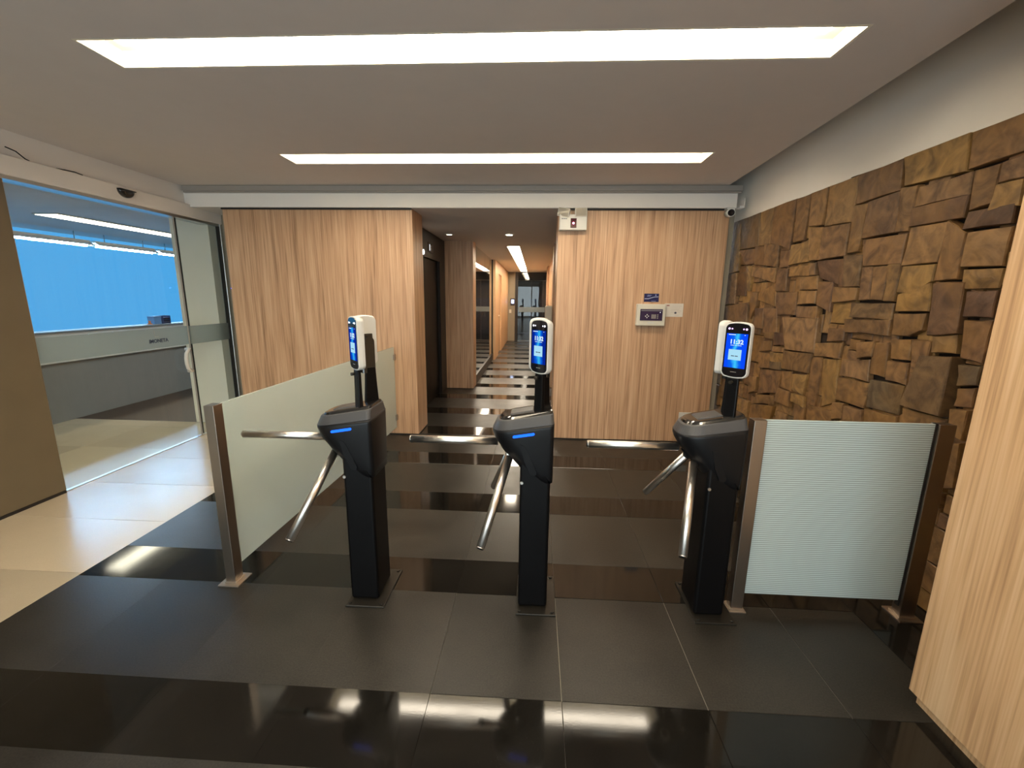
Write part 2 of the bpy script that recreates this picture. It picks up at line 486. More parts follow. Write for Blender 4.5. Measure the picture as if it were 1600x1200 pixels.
# ------------------------------------------------------------------ floor
random.seed(4)
floor = struct(box(EDGE, RX + 0.15, -3.0, 15.4, -0.12, -0.004).build('floor', 'grout'))
def tiles(x0, x1, y0, y1, mat, gap=0.0012, parent=floor, cache={}):
    w, d = round(x1 - x0, 4), round(y1 - y0, 4)
    key = (w, d, mat, gap)
    if key not in cache:
        g = gap; b = 0.0012 if gap > 0 else 0.0004
        m = MB()
        lo = [(g, g), (w - g, g), (w - g, d - g), (g, d - g)]
        hi = [(g + b, g + b), (w - g - b, g + b), (w - g - b, d - g - b), (g + b, d - g - b)]
        m.loft([[(x, y, -0.02) for x, y in lo], [(x, y, -b * 0.7) for x, y in lo], [(x, y, 0.0) for x, y in hi]], sm=False)
        me = m.mesh('tile'); me.materials.append(M[mat]); cache[key] = me
    o = bpy.data.objects.new('tile', cache[key]); C.objects.link(o)
    o.location = (x0, y0, 0); o.parent = parent
    return o
PER, BAND, Y0 = 0.8615, 0.285, 1.945
cols = [EDGE, -1.93, -1.41, -0.89, -0.37, 0.135, 0.68, 1.2, 1.6]
for k in range(-3, 16):
    ya = Y0 + k * PER
    for (y0, y1, mt) in ((ya, ya + BAND, 'gran_dark'), (ya + BAND, ya + PER, 'gran_grey')):
        if y1 > 15.4: continue
        cc = cols if y0 < 4.5 else [-1.5, -0.89, -0.37, 0.135, 0.42]
        for a, b_ in zip(cc, cc[1:]):
            tiles(a, b_, y0, y1, mt, 0.0016 if (mt == 'gran_grey' and a > -0.5 and y0 < 2.0) else (0.0 if a < -0.5 else 0.0006))
for k in range(0, 10):
    tiles(1.6, RX, -0.6 + k * 0.53, -0.6 + (k + 1) * 0.53, 'gran_dark', 0.0008)

floor_cream = struct(box(-9.0, EDGE, -3.0, 4.717, -0.12, -0.004).build('floor_cream', 'grout_tan'))
for k in range(-4, 5):
    y0 = 1.965 + 0.5455 * k
    y1 = min(y0 + 0.5455, 4.717) if k == 4 else y0 + 0.5455
    tiles(LX, EDGE, y0, y1, 'cream', 0.001, floor_cream)
tiles(LX, EDGE, 1.965 + 0.5455 * 5, 4.95, 'cream', 0.001, floor_cream)
for k in range(0, 4):
    for j in range(3):
        tiles(LX - 0.9 * (j + 1), LX - 0.9 * j, 4.717 - 0.9 * (k + 1), 4.717 - 0.9 * k, 'cream', 0.001, floor_cream)

# ------------------------------------------------------------------ ceilings
cm = MB()
HOLES = [(a - 0.014, b_ + 0.014) for a, b_ in SLOTS]
ys = [-3.0] + [v for s in HOLES for v in s] + [4.46]
for a, b_ in zip(ys, ys[1:]):
    slot = any(abs(a - s[0]) < 1e-6 for s in HOLES)
    for xa, xb in (((LX - 0.1, SX0 - 0.014), (SX1 + 0.014, 1.45)) if slot else ((LX - 0.1, 1.45),)):
        cm.box(xa, xb, a, b_, CZ, CZ + 0.14)
ex = lambda y: 1.428 + 0.0803 * y
n = len(cm.v)
for y in (-3.0, 4.46):
    for z in (CZ, CZ + 0.14):
        cm.v += [(1.45, y, z), (max(ex(y), 1.46), y, z)]
for q in ((0, 1, 5, 4), (2, 6, 7, 3), (1, 3, 7, 5), (0, 2, 3, 1), (4, 5, 7, 6), (0, 4, 6, 2)):
    cm.face([n + i for i in q])
struct(cm.build('ceiling', 'ceiling'))
struct(box(LX - 0.2, RX + 0.15, -3.0, 5.1, 3.05, 3.15).build('ceiling_cove', 'ceiling'))
struct(box(-3.75, RX + 0.15, 4.95, 5.05, 2.36, 3.1).build('wall_back_upper', 'ceiling'))

slot_words = ['warm recessed ceiling light trough overhead behind the two visible ones',
              'long warm recessed ceiling light trough, the nearer and larger one',
              'long warm recessed ceiling light trough close to the white beam']
for (y0, y1), w in zip(SLOTS, slot_words):
    t = thing('recessed_light', w, 'ceiling light', (0, 0, CZ), group='light troughs in the lobby ceiling')
    h = MB(); d = 0.072
    h.box(SX0 - 0.012, SX0, y0 - 0.012, y1 + 0.012, 0.0, d)
    h.box(SX1, SX1 + 0.012, y0 - 0.012, y1 + 0.012, 0.0, d)
    h.box(SX0, SX1, y0 - 0.012, y0, 0.0, d)
    h.box(SX0, SX1, y1, y1 + 0.012, 0.0, d)
    h.box(SX0 - 0.012, SX1 + 0.012, y0 - 0.012, y1 + 0.012, d, d + 0.012)
    h.build('housing', 'trough', t)
    L_ = (SX1 - SX0 - 0.14) / 3
    for i in range(3):
        a = SX0 + 0.07 + i * L_
        box(a + 0.004, a + L_ - 0.004, y0 + 0.03, y0 + 0.15, d - 0.018, d - 0.003).build('lamp', 'slot', t)

# ------------------------------------------------------------------ wall with stone cladding
wr = MB()
wr.box(RX, RX + 0.12, -3.0, 4.95, 0, 2.262)
wall_right = struct(wr.build('wall_right', 'mortar'))
struct(box(RX - 0.02, RX + 0.12, -3.0, 4.95, 2.262, 3.1).build('wall_right_upper', 'white_paint'))

# outlines of the larger split stones, (y, z) in metres on the wall
STONES = [
((2.244,2.262),(2.018,2.262),(1.981,2.103),(2.228,2.094)),
((2.609,2.258),(2.244,2.262),(2.227,2.090),(2.574,2.106)),
((2.935,2.235),(2.609,2.258),(2.589,2.090),(2.915,2.081)),
((3.019,2.239),(2.935,2.235),(2.941,2.192),(3.015,2.187)),
((3.206,2.218),(2.932,2.201),(2.933,1.983),(3.203,1.996)),
((3.407,2.231),(3.217,2.227),(3.216,2.011),(3.379,2.023)),
((3.580,2.220),(3.407,2.231),(3.415,1.934),(3.548,1.930)),
((3.889,2.207),(3.580,2.220),(3.571,1.890),(3.875,1.968)),
((4.109,2.206),(3.895,2.208),(3.873,1.960),(4.083,1.968)),
((4.474,2.207),(4.114,2.199),(4.083,1.968),(4.455,1.974)),
((4.659,2.199),(4.474,2.207),(4.404,1.773),(4.656,1.749)),
((2.072,2.086),(1.979,2.092),(1.958,1.997),(2.072,1.999)),
((2.473,2.082),(2.190,2.084),(2.185,1.982),(2.485,1.982)),
((2.187,2.087),(2.072,2.086),(2.078,1.919),(2.181,1.907)),
((2.072,1.999),(1.958,1.997),(1.951,1.887),(2.084,1.889)),
((2.485,1.982),(2.181,1.985),(2.190,1.884),(2.487,1.887)),
((2.587,2.109),(2.477,2.097),(2.487,1.863),(2.576,1.871)),
((2.814,2.083),(2.577,2.092),(2.570,1.870),(2.817,1.866)),
((2.949,2.088),(2.820,2.079),(2.832,1.795),(2.931,1.793)),
((3.203,1.996),(2.933,1.983),(2.928,1.781),(3.201,1.774)),
((2.172,1.905),(1.965,1.904),(1.961,1.822),(2.182,1.828)),
((2.261,1.887),(2.156,1.816),(2.154,1.604),(2.276,1.599)),
((2.475,1.885),(2.255,1.882),(2.281,1.691),(2.490,1.687)),
((2.809,1.865),(2.486,1.858),(2.493,1.702),(2.780,1.707)),
((2.156,1.816),(1.959,1.814),(1.960,1.651),(2.157,1.660)),
((2.146,1.651),(1.959,1.647),(1.966,1.561),(2.139,1.560)),
((2.485,1.692),(2.286,1.688),(2.288,1.604),(2.388,1.535),(2.496,1.551)),
((2.585,1.709),(2.494,1.707),(2.504,1.500),(2.577,1.499)),
((2.695,1.701),(2.584,1.704),(2.585,1.504),(2.680,1.509)),
((2.780,1.707),(2.696,1.706),(2.680,1.509),(2.772,1.503)),
((2.947,1.789),(2.781,1.779),(2.776,1.588),(2.917,1.586)),
((3.222,1.776),(2.925,1.769),(2.919,1.592),(3.173,1.656)),
((3.378,2.016),(3.204,2.002),(3.201,1.774),(3.309,1.776)),
((3.559,1.924),(3.345,1.926),(3.298,1.775),(3.560,1.767)),
((3.389,1.679),(3.178,1.676),(3.165,1.578),(3.376,1.575)),
((3.376,1.575),(3.163,1.572),(3.162,1.480),(3.375,1.470)),
((3.001,1.594),(2.774,1.583),(2.781,1.508),(2.994,1.488)),
((2.827,1.496),(2.496,1.495),(2.488,1.401),(2.822,1.402)),
((3.168,1.637),(3.009,1.631),(2.999,1.426),(3.149,1.467)),
((2.487,1.541),(2.292,1.600),(2.275,1.455),(2.485,1.448)),
((2.102,1.555),(1.965,1.557),(1.962,1.437),(2.097,1.435)),
((3.971,1.980),(3.725,1.951),(3.722,1.763),(3.941,1.794)),
((4.127,1.799),(3.722,1.763),(3.721,1.642),(4.124,1.714)),
((3.712,1.897),(3.577,1.890),(3.569,1.753),(3.691,1.754)),
((3.704,1.747),(3.554,1.745),(3.538,1.570),(3.690,1.572)),
((3.545,1.759),(3.291,1.748),(3.285,1.675),(3.551,1.680)),
((3.296,1.769),(3.221,1.769),(3.220,1.678),(3.285,1.675)),
((3.984,1.568),(3.707,1.641),(3.674,1.449),(3.984,1.501)),
((3.373,1.463),(3.128,1.467),(3.127,1.375),(3.365,1.378)),
((4.455,1.974),(4.132,1.957),(4.116,1.823),(4.278,1.818)),
((4.136,1.974),(3.967,1.963),(3.941,1.794),(4.112,1.806)),
((3.690,1.572),(3.399,1.568),(3.380,1.391),(3.657,1.380)),
((3.838,1.438),(3.630,1.443),(3.595,1.245),(3.802,1.228)),
((4.240,1.815),(4.130,1.807),(4.126,1.578),(4.181,1.579)),
((4.420,1.755),(4.227,1.762),(4.208,1.535),(4.406,1.536)),
((4.679,1.750),(4.422,1.765),(4.387,1.462),(4.669,1.438)),
((4.669,1.438),(4.120,1.483),(4.092,1.222),(4.627,1.182)),
((4.126,1.578),(3.986,1.576),(3.989,1.451),(4.064,1.329)),
((3.985,1.434),(3.838,1.438),(3.810,1.260),(3.956,1.250)),
((2.276,1.598),(2.116,1.597),(2.098,1.358),(2.253,1.336)),
((2.096,1.427),(1.961,1.431),(1.965,1.236),(2.073,1.246)),
((2.227,1.338),(2.103,1.358),(2.091,1.266),(2.218,1.254)),
((2.242,1.241),(2.071,1.259),(2.067,0.967),(2.300,0.969)),
((2.477,1.301),(2.343,1.313),(2.335,1.199),(2.459,1.191)),
((2.338,1.314),(2.227,1.315),(2.231,1.146),(2.315,1.136)),
((2.477,1.183),(2.333,1.189),(2.323,1.068),(2.465,1.071)),
((2.477,1.442),(2.279,1.449),(2.286,1.362),(2.357,1.322),(2.463,1.323)),
((2.596,1.273),(2.487,1.284),(2.467,1.082),(2.581,1.083)),
((2.715,1.261),(2.569,1.281),(2.575,1.186),(2.691,1.158)),
((3.109,1.214),(2.836,1.242),(2.847,1.136),(3.098,1.121)),
((2.993,1.323),(2.832,1.334),(2.831,1.255),(2.992,1.233)),
((2.846,1.393),(2.488,1.405),(2.487,1.316),(2.826,1.310)),
((3.544,1.375),(3.109,1.387),(3.092,1.142),(3.444,1.127)),
((3.455,1.119),(3.113,1.140),(3.122,0.994),(3.447,0.975)),
((2.821,1.140),(2.594,1.172),(2.578,1.038),(2.831,1.033)),
((3.129,1.117),(3.006,1.127),(3.005,0.777),(3.093,0.783)),
((3.005,1.121),(2.847,1.136),(2.816,0.852),(2.947,0.792)),
((2.839,1.025),(2.577,1.033),(2.578,0.876),(2.830,0.874)),
((2.575,1.056),(2.323,1.068),(2.340,0.901),(2.573,0.888)),
((2.845,0.857),(2.740,0.871),(2.733,0.766),(2.826,0.739)),
((2.729,0.861),(2.577,0.870),(2.567,0.796),(2.721,0.750)),
((2.579,0.881),(2.345,0.894),(2.339,0.842),(2.562,0.774)),
((3.071,0.782),(2.831,0.796),(2.822,0.720),(3.072,0.647)),
((3.659,1.086),(3.449,1.097),(3.447,0.975),(3.639,1.008)),
((3.842,1.063),(3.640,1.072),(3.639,0.944),(3.824,0.922)),
((3.456,0.959),(3.318,0.982),(3.305,0.821),(3.465,0.825)),
((3.313,0.960),(3.131,0.986),(3.149,0.827),(3.296,0.838)),
((3.790,0.919),(3.456,0.959),(3.479,0.767),(3.769,0.702)),
((3.476,0.815),(3.293,0.824),(3.289,0.704),(3.491,0.700)),
((3.291,0.816),(3.126,0.825),(3.117,0.741),(3.287,0.750)),
((3.817,0.691),(3.515,0.743),(3.511,0.663),(3.829,0.601)),
((3.639,1.008),(3.459,1.027),(3.456,0.959),(3.624,0.946)),
((2.327,0.952),(2.070,0.962),(2.059,0.889),(2.317,0.827)),
((2.072,1.223),(1.964,1.231),(1.965,1.141),(2.058,1.118)),
((2.057,1.113),(1.968,1.136),(1.971,1.035),(2.055,1.022)),
((2.059,1.016),(1.974,1.029),(1.972,0.881),(2.045,0.894)),
((2.032,0.856),(1.975,0.875),(1.962,0.651),(2.005,0.631)),
((3.813,1.339),(3.635,1.348),(3.624,1.185),(3.791,1.185)),
((3.816,1.158),(3.651,1.174),(3.646,1.095),(3.826,1.065)),
((3.639,1.246),(3.476,1.259),(3.464,1.155),(3.627,1.137)),
((3.641,1.136),(3.460,1.141),(3.464,1.102),(3.642,1.080)),
((4.473,0.676),(4.259,0.708),(4.242,0.557),(4.503,0.516)),
((4.466,0.463),(4.273,0.510),(4.290,0.407),(4.463,0.361)),
((3.955,0.821),(3.805,0.848),(3.821,0.707),(3.934,0.665)),
((3.829,0.601),(3.495,0.659),(3.522,0.530),(3.792,0.452)),
((3.229,0.764),(3.108,0.751),(3.104,0.637),(3.215,0.604)),
]
PROUD = 62
def clip_inside(poly, p):
    inside = False
    j = len(poly) - 1
    for i in range(len(poly)):
        a, b_ = poly[i], poly[j]
        if (a[1] > p[1]) != (b_[1] > p[1]) and p[0] < (b_[0] - a[0]) * (p[1] - a[1]) / (b_[1] - a[1]) + a[0]:
            inside = not inside
        j = i
    return inside

def stone_block(poly, front, back, tilt):
    """One split stone: outline in (y, z), rough face towards -x with a broken edge."""
    cy = sum(p[0] for p in poly) / len(poly); cz = sum(p[1] for p in poly) / len(poly)
    out = []                                        # extra points along the edges keep the outline uneven
    k = len(poly)
    for i in range(k):
        a, b_ = poly[i], poly[(i + 1) % k]
        out.append(a)
        ln = math.hypot(b_[0] - a[0], b_[1] - a[1])
        if ln > 0.09:
            j = random.uniform(-0.004, 0.004)
            nx, ny = -(b_[1] - a[1]) / ln, (b_[0] - a[0]) / ln
            t = random.uniform(0.35, 0.65)
            out.append((a[0] + (b_[0] - a[0]) * t + nx * j, a[1] + (b_[1] - a[1]) * t + ny * j))
    def shrink(p, s):
        dy, dz = p[0] - cy, p[1] - cz
        L_ = math.hypot(dy, dz) + 1e-6
        return (p[0] - dy / L_ * s, p[1] - dz / L_ * s)
    fx = lambda p: front + tilt[0] * (p[0] - cy) + tilt[1] * (p[1] - cz)
    r0 = [shrink(p, 0.0015) for p in out]
    r1 = [shrink(p, 0.0035) for p in out]
    r2 = [shrink(p, 0.0075) for p in out]
    m = MB()
    rings = [[(back, p[0], p[1]) for p in r0],
             [(fx(p) + 0.006, p[0], p[1]) for p in r1],
             [(fx(p) + random.uniform(-0.001, 0.002), p[0], p[1]) for p in r2]]
    m.loft(rings, cap=False, sm=False)
    n0 = len(m.v); k = len(out)
    m.v.append((fx((cy, cz)) - random.uniform(-0.001, 0.004), cy, cz))
    e = n0 - k
    for i in range(k):
        m.face((e + i, e + (i + 1) % k, n0))
    return m.build('stone', 'stone', wall_right)

random.seed(21)
for i, poly in enumerate(STONES):
    ys_ = [p[0] for p in poly]; zs_ = [p[1] for p in poly]
    proud = random.uniform(0.0, 0.02)
    if i == PROUD: proud = 0.05
    if max(zs_) > 2.17:                       # top course reaches the edge of the white wall evenly
        poly = [(a, 2.262 if b_ > 2.17 else b_) for a, b_ in poly]
        proud *= 0.5
    stone_block(poly, 1.962 - proud * 0.85, 1.99, (random.uniform(-0.014, 0.014), random.uniform(-0.02, 0.02)))
cells = []
def split(y0, y1, z0, z1, depth=0):
    w, h = y1 - y0, z1 - z0
    lim = random.uniform(0.13, 0.27)
    if max(w, h) < lim or (w * h < 0.012):
        cells.append((y0, y1, z0, z1)); return
    t = random.uniform(0.34, 0.66)
    if w > h * random.uniform(0.75, 1.4):
        split(y0, y0 + w * t, z0, z1); split(y0 + w * t, y1, z0, z1)
    else:
        split(y0, y1, z0, z0 + h * t); split(y0, y1, z0 + h * t, z1)
split(1.42, 4.72, 0.0, 2.262)
nb = 0
for (y0, y1, z0, z1) in cells:
    hit = 0
    for a in range(5):
        for b_ in range(5):
            p = (y0 + (y1 - y0) * (a + 0.5) / 5, z0 + (z1 - z0) * (b_ + 0.5) / 5)
            hit += any(clip_inside(q, p) for q in STONES)
    if hit >= 21: continue
    nb += 1
    low = z1 < 1.1
    j = lambda: random.uniform(-0.006, 0.006)
    poly = [(y1, z1), (y0, z1), (y0, z0), (y1, z0)]
    proud = random.uniform(0.0, 0.02) if hit == 0 else random.uniform(-0.012, -0.004)
    stone_block(poly, 1.968 - proud, 1.995, (random.uniform(-0.016, 0.016), random.uniform(-0.016, 0.016)))

# ------------------------------------------------------------------ oak panelled wall across the back
wall_back = struct(box(-3.2, -1.245, BY, 4.86, 0.012, 2.355).build('wall_back_panel', 'wood', bevel=0.003))
struct(box(-3.2, -1.25, BY + 0.01, 4.86, -0.002, 0.012).build('baseboard_back', 'dark_trim'))
wall_back2 = struct(box(0.212, 1.848, BY, 4.86, 0.012, 2.355).build('wall_corridor_panel', 'wood', bevel=0.003))
struct(box(0.216, 1.848, BY + 0.01, 4.86, -0.002, 0.012).build('baseboard_corridor_panel', 'dark_trim'))
struct(box(1.85, 1.905, 4.492, 4.9, 0, 2.352).build('wall_back_strip', 'grey_wall'))
struct(box(-3.75, -1.3, 4.865, 4.98, 0, 2.6).build('wall_back_backing', 'grey_wall'))
# white beam over the opening, with a grey track along its top edge
beam = struct(box(LX - 0.05, 1.885, 4.425, 4.95, 2.353, CZ).build('trim_1', 'beam_paint', bevel=0.003))
rl = MB(); rl.box(LX, 1.91, 4.385, 4.425, CZ - 0.052, CZ - 0.002)
rl.box(LX, 1.905, 4.395, 4.425, CZ - 0.066, CZ - 0.052)
rl.build('track', 'rail', beam, bevel=0.003)
box(1.885, 1.93, 4.36, 4.45, 2.345, 2.362).build('end_bracket', 'beam_paint', beam, bevel=0.002)
box(1.925, 1.93, 4.36, 4.45, 2.362, 2.43).build('end_clip', 'beam_paint', beam)
box(-3.2, -1.245, 4.452, BY, 2.338, 2.353).build('shadow_gap', 'dark_trim', beam)
box(0.212, 1.848, 4.452, BY, 2.338, 2.353).build('shadow_gap', 'dark_trim', beam)

# ------------------------------------------------------------------ corridor
cm = MB()
cx0, cx1, cy0, cy1 = -0.50, -0.29, 7.65, 14.9
g_ = 0.012
cm.box(-1.5, 0.6, 4.86, cy0 - g_, KZ, KZ + 0.1); cm.box(-1.244, 0.211, 4.432, 4.86, KZ, KZ + 0.05); cm.box(-1.5, 0.6, cy1 + g_, 15.36, KZ, KZ + 0.1)
cm.box(-1.5, cx0 - g_, cy0 - g_, cy1 + g_, KZ, KZ + 0.1); cm.box(cx1 + g_, 0.6, cy0 - g_, cy1 + g_, KZ, KZ + 0.1)
cm.box(-4.0, -1.5, 7.25, 10.4, KZ, KZ + 0.1)
struct(cm.build('ceiling_corridor', 'ceiling'))
t = thing('recessed_light', 'narrow warm light trough running down the corridor ceiling', 'ceiling light', (0, 0, KZ))
h = MB()
h.box(cx0 - 0.01, cx0, cy0, cy1, 0.0, 0.09).box(cx1, cx1 + 0.01, cy0, cy1, 0.0, 0.09).box(cx0, cx1, cy0 - 0.01, cy0, 0.0, 0.09).box(cx0, cx1, cy1, cy1 + 0.01, 0.0, 0.09).box(cx0 - 0.01, cx1 + 0.01, cy0 - 0.01, cy1 + 0.01, 0.09, 0.1)
h.build('housing', 'trough', t)
for i in range(6):
    L_ = (cy1 - cy0 - 0.06) / 6
    box(cx0 + 0.02, cx1 - 0.02, cy0 + 0.03 + i * L_, cy0 + 0.03 + (i + 1) * L_ - 0.015, 0.06, 0.088).build('lamp', 'slot_corr', t)
def downlight(x, y, power, label):
    t = thing('downlight', label, 'downlight', (x, y, KZ), group='round downlights in the corridor ceiling')
    m = MB(); seg = 28
    ring = lambda r, z: [(r * math.cos(2 * math.pi * i / seg), r * math.sin(2 * math.pi * i / seg), z) for i in range(seg)]
    m.loft([ring(0.062, -0.0005), ring(0.06, -0.007), ring(0.046, -0.007), ring(0.042, -0.001)], cap=False)
    m.build('trim_ring', 'white_plastic', t)
    MB().loft([ring(0.043, -0.0025), ring(0.043, -0.0008)]).build('lens', emitter('downlight_lens', WARM, power), t)
    return t
downlight(-0.38, 6.25, 90.0, 'bright round downlight in the middle of the corridor ceiling')
downlight(-1.22, 6.25, 3.0, 'dim round downlight beside the elevator')

# elevator lobby side
wl = struct(box(-1.62, -1.51, 4.86, 6.94, 0, KZ + 0.05).build('wall_elevator', 'dark_panel'))
el = thing('elevator', 'black steel elevator doorway between two oak clad piers', 'elevator', (-1.5, 6.0, 0))
e = MB(); e.box(0, 0.07, -0.95, -0.62, 0, KZ - 0.01); e.box(0, 0.07, 0.55, 0.92, 0, KZ - 0.01); e.box(0, 0.07, -0.62, 0.55, 2.0, KZ - 0.01)
e.build('surround', 'dark_panel', el)
box(0.005, 0.03, -0.615, -0.036, 0.005, 1.995).build('door', 'elevator', el)
box(0.005, 0.03, -0.034, 0.545, 0.005, 1.995).build('door', 'elevator', el)
ip = box(0.07, 0.074, -0.16, 0.14, 2.08, 2.2).build('indicator', 'bezel', el)
box(0.0745, 0.0755, -0.07, -0.058, 2.1, 2.18).build('arrow', 'white_dot', ip)
box(0.0745, 0.0755, 0.0, 0.012, 2.1, 2.17).build('arrow', M['steel'], ip)
lamp = MB().tube((0.07, -0.45, 2.045), (0.09, -0.45, 2.045), 0.03, seg=16).build('call_lamp', emitter('call_lamp_glow', (1, 0.9, 0.75), 4.0), el)

struct(box(-1.5, -0.985, 6.93, 7.25, 0.01, KZ).build('wall_pier', 'wood', bevel=0.003))
struct(box(-1.5, -0.99, 6.935, 7.25, -0.002, 0.01).build('baseboard_pier', 'dark_trim'))
# reflective shopfront
w2 = thing('window_2', None, None); w2['kind'] = 'structure'
box(-1.05, -0.995, 7.25, 10.35, 0.0, 0.16).build('plinth', 'dark_panel', w2)
box(-1.03, -1.015, 7.26, 8.78, 0.16, KZ - 0.01).build('pane', 'shop_glass', w2)
box(-1.03, -1.015, 8.79, 10.34, 0.16, KZ - 0.01).build('pane', 'shop_glass', w2)
box(-1.05, -1.0, 10.3, 10.36, 0.16, KZ).build('window_frame', 'dark_panel', w2)
bk = MB(); bk.box(-4.05, -4.0, 7.2, 10.45, 0, KZ); bk.box(-4.0, -1.05, 10.36, 10.45, 0, KZ); bk.box(-4.0, -1.5, 7.2, 7.25, 0, KZ)
struct(bk.build('wall_shop', 'grey_wall'))
struct(box(-4.0, -1.05, 7.25, 10.36, -0.05, -0.001).build('floor_shop', 'cream'))
# oak wall with a flush door further down
struct(box(-1.2, -0.945, 10.36, 11.3, 0.0, KZ).build('wall_far_panel', 'wood_pale'))
struct(box(-1.2, -0.945, 12.25, 15.3, 0.0, KZ).build('wall_far_panel_end', 'wood_pale'))
struct(box(-1.2, -0.945, 11.3, 12.25, 2.08, KZ).build('wall_far_panel_head', 'wood_pale'))
d3 = struct(box(-1.03, -0.985, 11.31, 12.24, 0.005, 2.075).build('door_3', 'wood'))
MB().path([(-0.985, 11.42, 1.02), (-0.945, 11.42, 1.02), (-0.945, 11.54, 1.02)], 0.011).build('door_handle', 'steel', d3)
# far end with the glass door
struct(box(-0.945, -0.70, 15.2, 15.35, 0.0, KZ).build('wall_end_pier', 'grey_wall'))
d4 = thing('door_4', None, None); d4['kind'] = 'structure'
for xa, xb in ((-0.69, -0.60), (0.36, 0.42)):
    box(xa, xb, 15.2, 15.26, 0, KZ).build('door_frame', 'dark_trim', d4)
box(-0.6, -0.14, 15.215, 15.23, 0.01, 2.06).build('pane', 'door_glass', d4)
box(-0.13, 0.36, 15.215, 15.23, 0.01, 2.06).build('pane', 'door_glass', d4)
box(-0.6, 0.36, 15.215, 15.23, 2.08, KZ).build('transom_pane', 'door_glass', d4)
box(-0.58, 0.34, 15.207, 15.212, 1.0, 1.17).build('film_band', 'film', d4)
bk = MB(); bk.box(-1.5, 1.2, 18.6, 18.7, 0, 3); bk.box(-1.6, -1.5, 15.3, 18.7, 0, 3); bk.box(1.2, 1.3, 15.3, 18.7, 0, 3)
bk.box(0.6, 1.3, 15.2, 15.36, 0, 3); bk.box(-1.6, -0.945, 15.3, 15.36, 0, 3); bk.box(-1.6, 1.3, 15.3, 18.7, 2.9, 3.0)
struct(bk.build('wall_far_room', 'grey_wall'))
struct(box(-1.5, 1.2, 15.4, 18.6, -0.05, -0.001).build('floor_far_room', 'gran_grey'))
cab = thing('storage_cabinet', 'grey cabinet seen through the glass door at the corridor end', 'cabinet', (0.25, 17.9, 0))
box(-0.5, 0.5, -0.25, 0.25, 0, 1.45).build('body', plain('cabinet_grey', srgb(120, 120, 126), 0.6), cab)
for x in (-0.25, 0.25):
    dd = box(x - 0.235, x + 0.235, -0.27, -0.25, 0.05, 1.42).build('door', plain('cabinet_door_grey', srgb(138, 138, 146), 0.5), cab)
    box(x - 0.012, x + 0.012, -0.29, -0.27, 0.7, 0.9).build('handle', 'steel', dd)
t = thing('access_reader', 'small black access reader with a glowing display beside the far glass door', 'reader', (-0.78, 15.2, 1.33))
box(-0.075, 0.075, -0.03, 0, -0.11, 0.13).build('body', 'bezel', t, bevel=0.012)
box(-0.045, 0.045, -0.033, -0.03, -0.04, 0.09).build('display', emitter('reader_glow', (0.6, 0.7, 1.0), 1.8), t)
t = thing('light_switch', 'cream switch plate below the black access reader', 'switch', (-0.86, 15.2, 1.02))
box(-0.04, 0.04, -0.008, 0, -0.06, 0.06).build('plate', 'cream_plastic', t, bevel=0.003)
box(-0.012, 0.012, -0.014, -0.008, -0.022, 0.022).build('rocker', 'cream_plastic', t, bevel=0.002)
# corridor side opposite
struct(box(0.37, 0.6, 4.86, 15.3, 0.0, KZ).build('wall_corridor', 'wood_pale'))
struct(box(0.285, 0.37, 7.2, 7.6, 0.0, KZ).build('wall_pilaster', 'wood'))
struct(box(0.325, 0.37, 12.2, 13.0, 0.0, KZ).build('wall_pilaster_far', 'wood'))
t = thing('sanitiser_dispenser', 'cream dispenser box fixed to the corridor pilaster behind the middle turnstile', 'dispenser', (0.22, 7.2, 1.25))
box(-0.055, 0.065, -0.1, 0.0, -0.17, 0.12).build('body', 'cream_plastic', t, bevel=0.02, seg=3)
box(-0.035, 0.045, -0.105, -0.098, -0.15, -0.05).build('front_window', 'cream_plastic', t, bevel=0.003)

# ------------------------------------------------------------------ glass entrance wall and the hall behind it
struct(box(LX - 0.12, LX, -3.0, 2.865, 0.02, 2.24).build('wall_left', 'olive_wall', bevel=0.004))
struct(box(LX - 0.1, LX + 0.004, -3.0, 2.86, -0.002, 0.02).build('baseboard_left', 'dark_trim'))
struct(box(LX - 0.14, LX - 0.02, -3.0, 5.0, 2.382, 3.1).build('wall_left_upper', 'beam_paint'))
hd = struct(box(LX - 0.14, LX + 0.035, 2.2, 4.86, 2.25, 2.378).build('trim_2', 'beam_paint', bevel=0.006))
box(LX - 0.1, LX + 0.02, 2.2, 4.86, 2.226, 2.25).build('track', 'alu', hd)
struct(box(LX - 0.1, LX + 0.03, -3.0, 2.2, 2.24, 2.378).build('trim_3', 'beam_paint', bevel=0.006))
sr = thing('motion_sensor', 'black half-round motion sensor on the sliding door header', 'sensor', (LX + 0.035, 3.715, 2.345))
m = MB(); k = 14; rings = []
for d, s in ((0.0, 1.0), (0.018, 0.98), (0.032, 0.82), (0.04, 0.5)):
    rings.append([(d, 0.072 * s * math.cos(math.pi + math.pi * i / k), 0.06 * s * math.sin(math.pi + math.pi * i / k)) for i in range(k + 1)])
m.loft(rings); m.build('housing', 'gloss_black', sr)
box(0.0, 0.036, -0.074, 0.074, -0.001, 0.006).build('top_lip', 'black', sr, bevel=0.002)
wc = MB().path([(LX - 0.015, 2.93, 2.44), (LX + 0.02, 2.96, 2.42), (LX + 0.03, 3.0, 2.385), (LX + 0.02, 3.03, 2.382)], 0.004, 6)
tag(wc.build('loose_wire', 'black'), 'short black loose wire curling above the door header beside the olive wall', 'wire', 'loose wires on the door header')
wc = MB().path([(LX + 0.0, 3.22, 2.384), (LX + 0.02, 3.27, 2.386), (LX + 0.025, 3.33, 2.388), (LX + 0.03, 3.38, 2.38)], 0.004, 6)
tag(wc.build('loose_wire', 'black'), 'longer flat black loose wire on top of the header towards the motion sensor', 'wire', 'loose wires on the door header')
